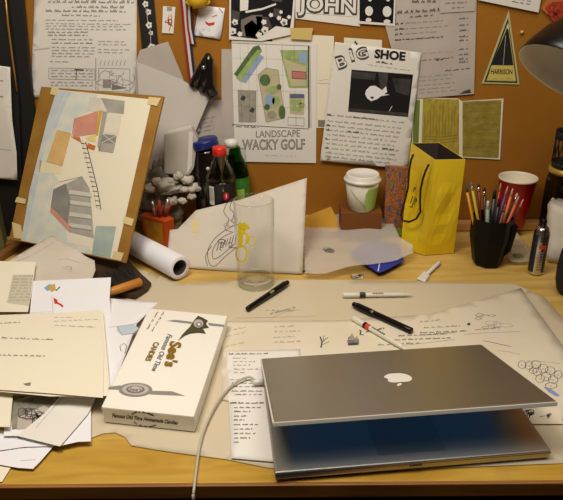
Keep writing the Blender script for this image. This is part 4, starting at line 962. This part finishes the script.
# ------------------------------------------------------------------ big tracing sheets lying on the bench
s = Sheet(desk(.0003), [(60, 300), (118, 262), (182, 284), (260, 279.5), (400, 281), (515, 284), (545, 298), (563, 318), (640, 372), (640, 474), (563, 463.5), (400, 470), (270, 468.5), (228, 460), (175, 453), (155, 450), (131, 446), (125, 437.5), (115, 433), (102, 434), (86, 441), (60, 430)], VELT, wave(.0012, 7, 51), g=.03)
s.build('tracing_film', 'large thin yellowish tracing film covering most of the bench top', 'paper')
s = Sheet(desk(.0022), [(222, 321.5), (340, 320.5), (430, 314.5), (480, 300), (521, 288.5), (563, 346), (600, 385), (563, 420), (470, 425), (330, 425), (222, 400)], VEL, wave(.0010, 8, 52), g=.03)
s.para((246, 310), (268, 306), 2, (0, 0), INKL, h=2, w=.0006) if False else None
P_ = dict(w=.0008, h=2.0)
for y in (328, 333, 338.5, 343.5): s.words((272+random.random()*3, y), (303-random.random()*10, y-1), INKL, h=2, w=.0007)
for y in (331, 336, 346): s.words((226, y+1.5), (246, y-3), INKL, h=1.6, w=.0006)
s.line([(321, 348), (322, 342), (320, 337)], .0018, INK); s.line([(322, 343), (326, 339), (328, 338)], .001, INK); s.line([(322, 345), (329, 342)], .0008, INK); s.line([(323, 341), (324, 336)], .0008, INKS)
s.poly([(347, 340.5), (359, 339.5), (359, 345), (348, 346)], INKG, 1); s.poly([(348, 344), (358, 343), (358, 345.5), (348.5, 346)], INKS, 2); s.poly([(349, 339.5), (352, 333), (354.5, 339), (357, 336), (358.5, 339.5)], INKL, 1); s.scrib(353, 341, 10, 8, 5, INKS, .0006, 61)
s.line([(359, 331), (361, 331), (360, 335), (364, 335.5)], .0018, INK); s.words((366, 333), (384, 329.5), INKS, h=2.5, w=.0012)
for y, a, b in ((322, 420, 440), (328, 424, 460), (333, 420, 468), (336, 398, 446), (340, 394, 452), (345, 378, 420)): s.words((a, y+1), (b, y-1), INKS if y > 330 else INKG, h=1.8, w=.0007)
s.line([(393, 347), (455, 340)], .0006, INKG); s.line([(425, 335.5), (455, 333)], .0009, INKS)
s.scrib(484, 317, 22, 5, 4, INKS, .0006, 62); s.scrib(493, 325, 30, 9, 5, INKG, .0005, 63); s.poly([(467, 324), (470, 323), (470.5, 325.5), (467.5, 326)], INKS)
s.line([(464, 335), (490, 333), (520, 332)], .0006, INKG); s.line([(483, 341), (497, 344), (511, 347)], .0011, INKS); s.line([(497, 351), (508, 352), (520, 355)], .0006, INKG); s.words((475, 331), (500, 329), INKG, h=2, w=.0006)
R = random.Random(4)
for cx, cy, rx, ry in ((529, 366, 4, 4), (536, 365, 5, 4), (543, 369, 5, 4.5), (537, 372, 4.5, 4), (550, 371, 5, 4), (546, 377, 5, 4.5), (553, 380, 5, 4), (540, 379, 4.5, 4), (533, 371, 4, 3), (558, 375, 4, 4), (522, 365, 4, 4), (551, 386, 6, 3)):
    s.line([(cx+rx*math.cos(t), cy+ry*math.sin(t)) for t in [i*PI/5 for i in range(11)]], .0007, INKS); s.line([(cx-1.5, cy), (cx+1, cy+1)], .0007, INKS)
s.poly([(543, 387), (551, 389.5), (560, 396), (556, 397), (549, 393)], mat('blue_wash', (130, 150, 200), .7)); s.line([(527, 361), (543, 362), (560, 364)], .0005, INKG)
s.build('sketch_sheet', 'bright tracing sheet of ink doodles lying behind and under the laptop', 'paper')
for nm, lab, pts in (('pencil_note', 'faint note written on the film in front of the glass', None),): pass
s = Sheet(desk(.0016), [(236, 318), (244, 303), (310, 298), (316, 316)], VELT, None)
s.words((270, 315), (297, 308), INKG, h=2.2, w=.0007); s.words((266, 311), (294, 311.5), INKG, h=1.6, w=.0006); s.line([(272, 318), (285, 312), (300, 310)], .0005, INKG)
s.build('note_scrap', 'small scrap of tracing film with a faint scrawl in front of the glass', 'paper')
s = Sheet(desk(.0022), [(509, 402), (560, 396), (566, 420), (563, 458), (545, 452)], VEL, None) if False else None
s = Sheet(desk(.0036), [(520, 409), (541, 406), (560, 410), (563, 424), (532, 424)], VEL, None)
s.scrib(530, 414, 9, 6, 8, INKS, .0010, 71, 1, 2); s.scrib(548, 416, 5, 4, 5, INKS, .0010, 72); s.line([(540, 417), (545, 416)], .0009, INKS)
s.build('stamp_scrap', 'scrap of tracing paper with two dark ink stamps right of the laptop', 'paper')
# typed list under the laptop
s = Sheet(desk(.0036), [(226, 351), (300, 349.5), (310, 460), (272, 462), (231.5, 458.5)], PAPER, wave(.0006, 9, 53), g=.03)
y = 353
s.words((229, 355), (268, 354.5), INK, h=1.6, w=.0009)
for y, a, b in ((359, 233, 246), (362.5, 233, 255), (366, 233, 250), (370, 234, 258), (373.5, 234, 246)): s.words((a, y), (b, y), INKS, h=1.3, w=.0006)
for y, a, b in ((380.5, 230, 258), (384, 232, 262), (387.5, 233, 256), (392, 232, 262), (395.5, 235, 262)): s.words((a, y), (b, y), INKS, h=1.5, w=.0007)
s.words((230, 404), (264, 404), INK, h=1.8, w=.0009)
for i, y in enumerate((408.5, 412.5, 417, 421, 425.5, 430, 434.5, 439, 443)): s.words((234, y), ((262, 250, 246, 244, 258, 252, 256, 250, 240)[i], y), INKS, h=1.6, w=.0008)
s.build('typed_list', 'white sheet with a narrow typed list lying left of the laptop', 'paper')

# ------------------------------------------------------------------ pens
def pen(name, lab, cat, a, b, r, parts, group=None):
    """a, b: photo ends of the pen lying on the desk; parts: (name, t0, t1, k0, k1, material, label)"""
    A = D(a[0], a[1], r+.0035); B = D(b[0], b[1], r+.0035); o = empty(name, A.lerp(B, .5)-Vector((0, 0, r)), lab, cat, group); d = B-A
    for nm, t0, t1, k0, k1, m, pl in parts:
        n_ = 5; e = .0015/d.length
        ts = [t0, min(t0+e, t1)] + [t0+(t1-t0)*i/n_ for i in range(1, n_)] + [max(t1-e, t0), t1]
        rs = [r*(k0+(k1-k0)*((t-t0)/(t1-t0))) for t in ts]; rs[0] *= .8; rs[-1] *= .8
        MB().tube([A+d*t for t in ts], rs, m, 16).build(nm, o, label=pl)
    return o, A, B
def band(o, A, B, r, t0, t1, m, ang=.9, nm='printed_text'):
    d = (B-A); u = Vector((0, 0, 1)); v = d.cross(u).normalized(); 
    if v.y > 0: v = -v
    m_ = MB(); n_ = 7; w_ = (t1-t0)/n_
    for i in range(n_):
        for s_ in (-.25, .15):
            a0 = ang+s_; a1 = a0+.3; P_ = []
            for t, a_ in ((t0+w_*i, a0), (t0+w_*(i+.7), a0), (t0+w_*(i+.7), a1), (t0+w_*i, a1)): P_.append(A+d*t+(u*math.cos(a_)+v*math.sin(a_))*(r*1.04))
            m_.add(P_, [[0, 1, 2, 3]], m)
    m_.build(nm, o)
YT = mat('pen_yellow_text', (190, 180, 90), .5)
o, A, B = pen('marker_pen', 'black felt marker lying in front of the beer glass', 'pen', (247, 309), (288, 282), .0062, [('barrel', 0, .62, .82, 1, BLK, None), ('cap', .60, .93, 1.08, 1.12, BLK, None), ('cap_end', .93, 1, .9, .8, BLK, None)]); band(o, A, B, .0062, .52, .78, YT, .5)
o, A, B = pen('marker_pen', 'black felt marker lying diagonally between the two white pens', 'pen', (353, 304), (412, 331), .0064, [('cap_end', 0, .07, .8, .95, BLK, None), ('cap', .07, .36, 1.1, 1.08, BLK, None), ('barrel', .35, 1, 1, .95, BLK, None)]); band(o, A, B, .0064, .15, .38, YT, .5)
PW = mat('ivory_plastic', (226, 222, 204), .35)
o, A, B = pen('technical_pen', 'long white pen with a dark green band lying level behind the diagonal marker', 'pen', (343, 295), (413, 294.5), .0048, [('cap', 0, .24, 1.2, 1.15, PW, None), ('band', .24, .32, 1.22, 1.2, mat('dark_green_band', (24, 50, 44), .35), 'dark green band'), ('barrel', .32, .9, 1, .75, PW, None), ('tip', .9, 1, .7, .25, PW, None)]); band(o, A, B, .0048, .42, .58, INKS, .3)
o, A, B = pen('technical_pen', 'white pen with a red and navy band, its end touching the laptop', 'pen', (353, 318), (407, 350), .0052, [('cap', 0, .22, 1.05, 1.15, PW, None), ('navy_band', .22, .26, 1.2, 1.2, mat('navy_plastic', (30, 34, 70), .35), None), ('red_band', .26, .33, 1.15, 1.15, mat('orange_red_band', (220, 70, 30), .35), 'orange red band'), ('barrel', .33, .93, 1.05, .8, PW, None), ('tip', .93, 1, .7, .4, PW, None)]); band(o, A, B, .0055, .38, .62, INK, .0)
# white plastic spatula
A = D(440, 262, .006); B = D(426, 275, .006); sp = empty('plastic_spatula', D(430, 272, .001), 'small white plastic spatula lying in front of the yellow bag', 'spatula')
MB().tube([A, A.lerp(B, .1), B], [.0035, .0045, .004], WHP, 10).build('handle', sp)
m_ = MB(); f_ = [D(424, 271, .003), D(430, 276, .003), D(425.5, 282.5, .002), D(416.5, 279, .002)]; m_.hexa(f_, [v+Vector((0, 0, .003)) for v in (D(424.5, 272, .003), D(429, 275.5, .003), D(425, 281.5, .002), D(417.5, 279, .002))], WHP, .0006); m_.build('blade', sp)
for x, y in ((305.5, 270.5), (357, 276.5)):
    s = Sheet(desk(.0008), [(x-5, y-2.5), (x+6, y-1.8), (x+6, y+2.6), (x-5, y+2.4)], VELT, None); s.scrib(x, y, 10, 3.5, 8, INK, .0012, int(x), 1, 2)
    s.build('ink_scrap', 'tiny tracing scrap with black ink scribble ' + ('at the foot of the leaning tracing sheet' if x < 320 else 'in front of the blue folded card'), 'paper')

# ------------------------------------------------------------------ heap of papers, bottom left
def pap(name, z, pts, m, lab, deco=None, disp=None, g=.02, cat='paper', th=.0004):
    s = Sheet(desk(z) if not isinstance(z, tuple) else Plane((-.5, .50, Z0+z[0]), (1, 0, 0), (0, 1, .31)), pts, m, disp, g=g, th=th)
    if deco: deco(s)
    return s.build(name, lab, cat)
WS = mat('wood_scrap', (150, 100, 44), .6, col2=(120, 76, 30), nscale=20)
for i, (a, b, r) in enumerate((((-6, 250), (34, 236), .010), ((-8, 262), (26, 240), .008), ((30, 244), (42, 236), .006))):
    A = D(a[0], a[1], r); B = D(b[0], b[1], r); L = (B-A).length; ang = math.atan2((B-A).y, (B-A).x)
    m_ = MB(); m_.box(A.lerp(B, .5), (L, .022 if i < 2 else .012, r*1.8), WS, (0, 0, ang), .0015)
    m_.build('wood_offcut', label=['flat brown wood offcut nearest the olive box', 'brown wood offcut at the left edge partly under the vellum sheet', 'short dark wood offcut by the foot of the drawing board'][i], cat='wood')
def vl(a, b): return .022
pap('vellum_sheet', (.034,), [(-10, 272), (22, 254), (52, 236), (58, 240), (66, 245), (76, 249), (85, 257), (95, 262), (96, 272), (92, 283), (50, 290), (0, 302), (-10, 300)], VELG, 'creased greyish vellum sheet at the back of the paper heap', lambda s: (s.line([(2, 268), (30, 258), (55, 243)], .0008, INKL), s.line([(58, 262), (66, 260), (80, 264)], .0008, INKL), s.scrib(70, 270, 14, 8, 3, INKL, .0006, 81)), wave(.007, 11, 82), g=.015)
def bluebits(s):
    s.poly([(44, 288), (50, 284), (53, 286), (52, 290), (47, 291)], mat('blue_paint', (130, 170, 210), .6)); s.poly([(49, 286), (55, 284), (56, 290), (52, 292), (49, 290)], mat('ochre_paint', (200, 170, 70), .6), 2)
    s.line([(56, 291), (60, 287)], .002, mat('navy_paint', (40, 60, 110))); s.poly([(53.5, 298), (57.5, 300), (58, 304), (54.5, 304)], RED, 2); s.line([(57, 303), (61, 305), (63, 307)], .003, RED, 2); s.line([(52, 296), (53, 315)], .0005, INKL)
pap('white_letter', (.050,), [(33, 281), (111, 277.5), (109.5, 300), (113, 330), (28, 332)], PAPERW, 'white sheet with blue ochre and red paint spots in the paper heap', bluebits)
def block(s):
    s.poly([(13, 275), (33.5, 275), (29, 306), (7, 303)], mat('pale_print_grey', (206, 198, 176), .8), 1)
    for y in range(277, 303, 3): s.words((14-(y-275)*.2, y), (33-(y-275)*.13, y), INKL, h=1.6, w=.0006, lv=2)
pap('cream_letter', (.0535,), [(-12, 261), (36, 262), (32, 290), (28, 312), (-12, 312)], CREAM, 'cream letter with a block of grey print at the left edge of the heap', block)
def clr(s):
    s.poly([(117, 327), (134, 325), (139, 329), (134, 334), (122, 336), (117, 332)], mat('pale_blue_print', (190, 206, 216), .5), 1); s.line([(109, 328), (125, 326), (138, 324)], .0008, INKG)
    s.line([(121, 352), (120, 347), (124, 344), (127, 347), (125, 354)], .001, INKG); s.line([(117, 327), (122, 336), (134, 334)], .0008, INKL, 2)
pap('white_envelope', .021, [(60, 298), (112, 299), (158, 303), (137, 324), (112, 392), (60, 392)], PAPERW, 'white envelope with a pale blue window beside the white candy box', clr, wave(.002, 10, 91))
def txt(s):
    s.words((54, 318), (72, 318), INKG, h=1.2, w=.0005); s.words((54, 322), (98, 320), INKG, h=1.2, w=.0005); s.words((54, 326), (95, 328), INKG, h=1.3, w=.0006)
    s.words((0, 324), (20, 323), INKS, h=1.2, w=.0007); s.words((-4, 338.5), (53, 340.5), INKG, h=1.8, w=.0008); s.words((-4, 356), (45, 357), INKG, h=2.0, w=.0008); s.poly([(23, 384), (31, 382.5), (30.5, 386), (26, 386)], INKG); s.line([(17, 313.5), (52, 312)], .0005, INKG)
pap('cream_page', .0335, [(-20, 316), (103, 311), (106, 345), (110.5, 396), (50, 396.5), (-20, 390)], CREAM, 'cream sheet edge showing under the big cream page in the heap', None)
pap('cream_page', .0365, [(-20, 317), (52, 314.5), (100, 309.5), (104, 350), (103, 398), (50, 393.5), (-20, 388.5)], CREAM, 'big cream page with sparse typed lines on top of the paper heap', txt)
def pho(s):
    s.poly([(10, 390), (70, 391), (56, 412), (48, 425), (12, 430)], mat('print_grey', (150, 146, 130), .6, col2=(104, 104, 92), nscale=70), 1)
    s.line([(14, 409), (40, 400), (64, 394)], .004, INKG, 2); s.line([(12, 402), (36, 396)], .003, PGREY, 2); s.line([(56, 398), (64, 394)], .005, INKS, 3)
    s.scrib(34, 417, 30, 18, 16, INKS, .0008, 95, 3, 2); s.poly([(18, 418), (44, 406), (56, 412), (44, 428), (17, 430)], PGREY, 2)
pap('printed_picture', .0120, [(4, 386), (72, 388), (50, 436), (4, 436)], PAPERW, 'grey printed picture peeping out below the big cream page', pho)
pap('yellow_note', .0215, [(-10, 392), (13, 394), (10, 427), (-10, 427)], CREAM, 'small cream note at the left edge below the big cream page', None)
pap('folded_sheet', .0130, [(66, 390), (100, 390), (88, 414), (60, 446.5), (17, 436), (44, 414)], PAPER, 'long folded white sheet slanting out from under the cream page', lambda s: s.line([(66, 394), (36, 428)], .0006, INKL))
pap('white_page', .0095, [(55, 396), (91, 395), (91, 441.5), (78, 442), (60, 446)], PAPERW, 'white page with a square corner at the front of the heap', None)
pap('white_page', .0070, [(-10, 428), (24, 436), (82, 441), (58, 446), (24, 447), (-10, 452)], PAPERW, 'white page lying flat below the folded white sheet', None)
pap('white_page', .0045, [(-10, 446), (54, 446), (40, 462), (33, 469), (18, 468), (-10, 463)], PAPERW, 'white page with a slanted corner, front of the heap', lambda s: s.line([(20, 461), (36, 460)], .0005, INKL))
pap('white_page', .0022, [(-10, 444), (50, 445), (38, 458), (32, 463), (-10, 458)], PAPER, 'white page second from the bottom at the front left', None) if False else None
pap('cream_scrap', .0012, [(-10, 462), (12, 466), (2, 482), (-10, 483)], CREAM, 'cream paper scrap at the lower left corner of the bench', None)
pap('paper_stack', .004, [(-30, 330), (60, 325), (95, 330), (96, 385), (60, 400), (-30, 400)], PAPER, 'lower, thicker stack of white paper under the heap on the left', None, th=.0155, cat='paper stack') 
pap('paper_stack', .0225, [(-30, 332), (50, 332), (85, 334), (92, 385), (60, 385), (-30, 378)], PAPER, 'upper, thinner stack of white paper directly under the big cream page', None, th=.0105, cat='paper stack')

# ------------------------------------------------------------------ white candy box
H = .034; tq = [D(101, 407, H), D(194, 416.6, H), D(227.5, 315.6, H), D(149, 308, H)]
cen = sum(tq, Vector())/4
bq = [cen + (v-cen)*.985 - Vector((0, 0, H-.0028)) for v in tq]
bx = empty('candy_box', Vector((cen.x, cen.y, Z0+.0028)), 'white candy box with gold and grey lettering beside the paper heap', 'box')
BXW = mat('glossy_white_card', (246, 243, 232), .3, coat=.2)
m_ = MB(); m_.hexa(bq, tq, BXW, .0022); m_.build('carton', bx)
TPl = Plane(tq[0], tq[1]-tq[0], tq[3]-tq[0]); s = Sheet(TPl, [(140, 350), (140.1, 350), (140, 350.1)], BXW); s.mb = MB()
GOLD = mat('gold_print', (150, 118, 30), .4, .3); GRY_ = mat('grey_print', (112, 112, 116), .5); SG = mat('silver_ribbon_print', (158, 156, 152), .35, .3)
TX = dict(upv=(1, .12))
s.text("See's", (171, 341), (164.5, 366.5), 11, GOLD, 1, bold=.05, upv=(1, .15))
s.mb.build('lettering', bx, label='gold name lettering'); s.mb = MB()
s.text('Famous Old Time', (168, 334), (151.5, 371), 5.2, GRY_, 1, bold=.03, shear=.3, upv=(1, .15))
s.mb.build('lettering', bx, label='grey script lettering'); s.mb = MB()
s.text('CANDIES', (154.5, 342), (145, 361), 5.4, GOLD, 1, bold=.05, upv=(1, .15))
s.words((163, 312), (150.5, 333), GOLD, h=2, w=.0008, upv=(1, .1)); s.mb.build('lettering', bx, label='gold small lettering'); s.mb = MB(); s.words((157, 312), (146, 330), GOLD, h=2, w=.0008, upv=(1, .1))
s.mb.build('lettering', bx, label='gold small lettering'); s.mb = MB()
s.poly([(167, 321), (175, 320), (192, 322), (192, 324), (178, 322.5)], SG); s.poly([(208, 323), (224, 325), (224, 327), (209, 325.5)], SG)
DF = mat('dark_flower_print', (74, 70, 44), .5)
s.poly([(193, 322), (198, 316), (203, 318), (208, 321), (206, 324), (209, 328), (203, 329), (206, 334), (198, 333), (190, 334), (185, 336), (178, 341), (183, 334), (190, 327)], DF, 2)
for cx, cy, r in ((198.5, 324, 5), (199, 325, 3)): s.poly([(cx+r*math.cos(t), cy+r*.85*math.sin(t)) for t in [i*PI/5 for i in range(10)]], PGREY if r > 4 else INKG, 3 if r > 4 else 4)
s.poly([(199+1.6*math.cos(t), 325+1.4*math.sin(t)) for t in [i*PI/3 for i in range(6)]], PAPER, 5)
s.mb.build('flower_print', bx, label='dark printed flower on a grey ribbon'); s.mb = MB()
s.poly([(109, 387), (121, 385.5), (122, 390), (108, 389.5)], SG); s.poly([(150, 391), (172, 391.5), (185, 396), (150, 394.5)], SG)
for r, m, l in ((1, SG, 2), (.78, PGREY, 3), (.55, GRY_, 4), (.42, PGREY, 5)): s.poly([(135.5+17*r*math.cos(t), 390+7*r*math.sin(t)) for t in [i*PI/9 for i in range(18)]], m, l)
s.text("See's", (129, 392), (142, 392.5), 3.5, GRY_, 6, bold=.02, shear=.2)
s.mb.build('medallion_print', bx, label='grey oval medallion on a printed ribbon')
fq = [bq[0], bq[1], tq[1], tq[0]]; fn = (fq[1]-fq[0]).cross(fq[3]-fq[0]).normalized()
FP = Plane(fq[0]+fn*.0002, fq[1]-fq[0], fq[3]-fq[0]); s = Sheet(FP, [(140, 420), (140.1, 420), (140, 420.1)], BXW); s.mb = MB()
s.text('Famous Old Time Homemade Candies', (112, 416.8), (178, 424.5), 3.6, INK, 1, bold=.03, shear=.3, upv=(.05, -1))
for a, b in (((132, 414.5), (137, 412.2)), ((138.5, 412.4), (146, 413.2)), ((147, 413.6), (155, 416.6))): s.words(a, b, INK, h=1.8, w=.0011, upv=(0, -1))
for a, b in (((134, 422.5), (138, 425)), ((139.5, 425.5), (147, 427)), ((149, 427), (156, 426))): s.words(a, b, INKS, h=1.5, w=.0008)
s.mb.build('front_print', bx, label='black slogan printed on the front side')

# ------------------------------------------------------------------ laptop
LX, LY, LA, AL = .182, .0189, .099, .268
W_, DP = .392, .259; zb = .0045
def LT(z=0): return T((LX, LY, Z0+z)) @ RZ(LA)
lt = empty('laptop', (LX, LY, Z0+zb), 'silver laptop standing ajar at the front of the bench', 'laptop'); lt_M = LT(zb)
DARKA = mat('dark_aluminium', (96, 94, 90), .4, 1)
ALB = mat('palm_rest_aluminium', (186, 184, 178), .30, .75)
m_ = MB(); m_.box((0, DP/2, .0075), (W_, DP, .013), ALB, bev=.0022, mtx=lt_M); m_.build('base', lt)
m_ = MB(); m_.box((0, DP/2, .0098), (W_+.0006, DP+.0006, .0007), DARKA, mtx=lt_M)
m_.build('seam', lt, label='dark seam round the base')
m_ = MB()
for sx in (-1, 1):
    for y in (.02, DP-.02): m_.lathe([(0, -.0032), (.006, -.0032), (.007, 0), (.007, .002), (0, .002)], mat('rubber', (60, 58, 56), .8), lt_M @ T((sx*(W_/2-.02), y, .0012)), 16)
m_.build('rubber_feet', lt)
kb = MB(); kb.box((0, .168, .0142), (.285, .105, .0006), DARKA, mtx=lt_M)
KM = mat('key_silver', (150, 148, 146), .45, .6)
for r_i in range(6):
    n_ = 14 if r_i else 5; kw = .283/14
    for c_i in range(n_):
        if r_i == 0:
            ws = [.06, .02, .122, .02, .056]; x = -.1415+sum(ws[:c_i])+ws[c_i]/2+.0007*c_i; w1 = ws[c_i]-.002
        else: x = -.1415+kw*(c_i+.5); w1 = kw-.0022
        kb.box((x, .122+r_i*.0175, .0154), (w1, .0153, .002), KM, bev=.0004, mtx=lt_M)
kb.build('keyboard', lt)
m_ = MB(); m_.box((0, .063, .01425), (.098, .062, .0005), mat('trackpad_grey', (170, 168, 164), .35, .7), mtx=lt_M); m_.box((0, .0235, .01425), (.098, .014, .0006), ALU, mtx=lt_M); m_.build('trackpad', lt)
m_ = MB()
for sx in (-1, 1): m_.box((sx*.168, .17, .0142), (.026, .11, .0005), mat('speaker_mesh', (120, 118, 114), .5, .7), mtx=lt_M)
m_.build('speaker_grille', lt)
m_ = MB(); m_.box((0, -.0006, .0085), (.018, .0012, .004), DARKA, bev=.0004, mtx=lt_M); m_.build('latch_button', lt)
m_ = MB(); m_.tube([lt_M @ Vector((-.15, DP-.006, .0165)), lt_M @ Vector((.15, DP-.006, .0165))], .0045, DARKA, 14); m_.build('hinge', lt)
LM_ = lt_M @ T((0, DP, .0158)) @ RX(-AL)           # lid frame: -y runs towards the lid's free front edge
m_ = MB(); m_.box((0, -DP/2, .0042), (W_, DP, .0068), ALU, bev=.0026, mtx=LM_); li = m_.build('lid', lt)
RIM = mat('silver_rim_highlight', (218, 214, 202), .4, .1)  # painted frame, its colour lightened to carry the edge highlight
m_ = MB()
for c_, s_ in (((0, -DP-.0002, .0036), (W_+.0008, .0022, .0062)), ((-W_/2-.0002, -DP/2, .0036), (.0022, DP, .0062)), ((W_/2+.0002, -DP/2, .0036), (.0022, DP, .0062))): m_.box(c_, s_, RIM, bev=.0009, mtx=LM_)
m_.build('lid_rim', li, label='painted rim of the lid with its edge highlight in the colour')
m_ = MB(); m_.box((0, -DP/2, .0006), (W_-.004, DP-.004, .0008), mat('bezel', (150, 148, 142), .4, .7), mtx=LM_); m_.build('bezel', li)
m_ = MB(); sx, y0, y1 = .1665, -.016, -DP+.012
m_.add([LM_ @ Vector(v) for v in ((-sx, y0, 0), (sx, y0, 0), (sx, y1, 0), (-sx, y1, 0))], [[0, 1, 2, 3]], mat('lit_screen', (10, 20, 40), .25, emit=((46, 84, 122), .36))); m_.build('screen', li, label='dim blue lit screen')
# fruit mark, upright towards the free edge of the lid
def fruit():
    P_ = []
    for i in range(40):
        t = 2*PI*i/40; x = math.sin(t); y = math.cos(t)
        r = 1-.16*math.exp(-((t if t < PI else t-2*PI)/.35)**2)-.07*math.exp(-((t-PI)/.3)**2)
        px_ = x*r*(1.0+.06*y); py_ = y*r*.98
        P_.append([px_, py_])
    out = []
    for p in P_:                                              # bite on the right
        d = math.hypot(p[0]-1.22, p[1]-.16)
        if d < .48: k = .48/max(d, 1e-3); p = [1.22+(p[0]-1.22)*k, .16+(p[1]-.16)*k]
        out.append(p)
    return out
sc_ = .0215; lc = (0.007, -DP*.515)
m_ = MB(); LOGO = mat('white_logo', (236, 230, 224), .35)
pts2 = [Vector(p) for p in fruit()]; r_ = delaunay_2d_cdt(pts2, [(i, (i+1) % len(pts2)) for i in range(len(pts2))], [], 1, 1e-6)
def lp_(x, y): return LM_ @ Vector((lc[0]-x*sc_, lc[1]-y*sc_, .0077))
m_.add([lp_(v.x, v.y) for v in r_[0]], [list(f) for f in r_[2]], LOGO)
m_.add([lp_(*p) for p in ((.02, 1.0), (.05, 1.25), (.22, 1.45), (.45, 1.55), (.42, 1.3), (.25, 1.08))], [[0, 1, 2, 3, 4, 5]], LOGO); m_.build('logo', li, label='white bitten apple mark')
# ------------------------------------------------------------------ white cable
pl_ = lt_M @ Vector((-W_/2-.012, DP-.045, .0085))
cb_ = empty('power_cable', pl_, 'pale grey power cable running from the laptop over the front edge', 'cable')
kp = [pl_] + [D(x, y, z) for x, y, z in ((250, 377, .012), (240, 380, .011), (229, 388, .0095), (218, 401, .0085), (210, 416, .0075), (203, 433, .0068), (199, 450, .006), (196.5, 468, .004), (195, 480, .004))]
e_ = D(194.6, 485, .004); kp += [e_+Vector((0, -.004, 0)), e_+Vector((-.0005, -.011, -.006)), e_+Vector((-.001, -.013, -.025)), e_+Vector((-.002, -.012, -.20))]
smooth = crv
MB().tube(smooth(kp), .0020, mat('pale_cable', (190, 184, 166), .5), 10).build('cord', cb_)
MB().tube([pl_+Vector((.0115, .0012, 0)), pl_, pl_+Vector((-.006, -.001, 0))], [.0045, .0045, .0028], WHP, 12).build('plug', cb_)
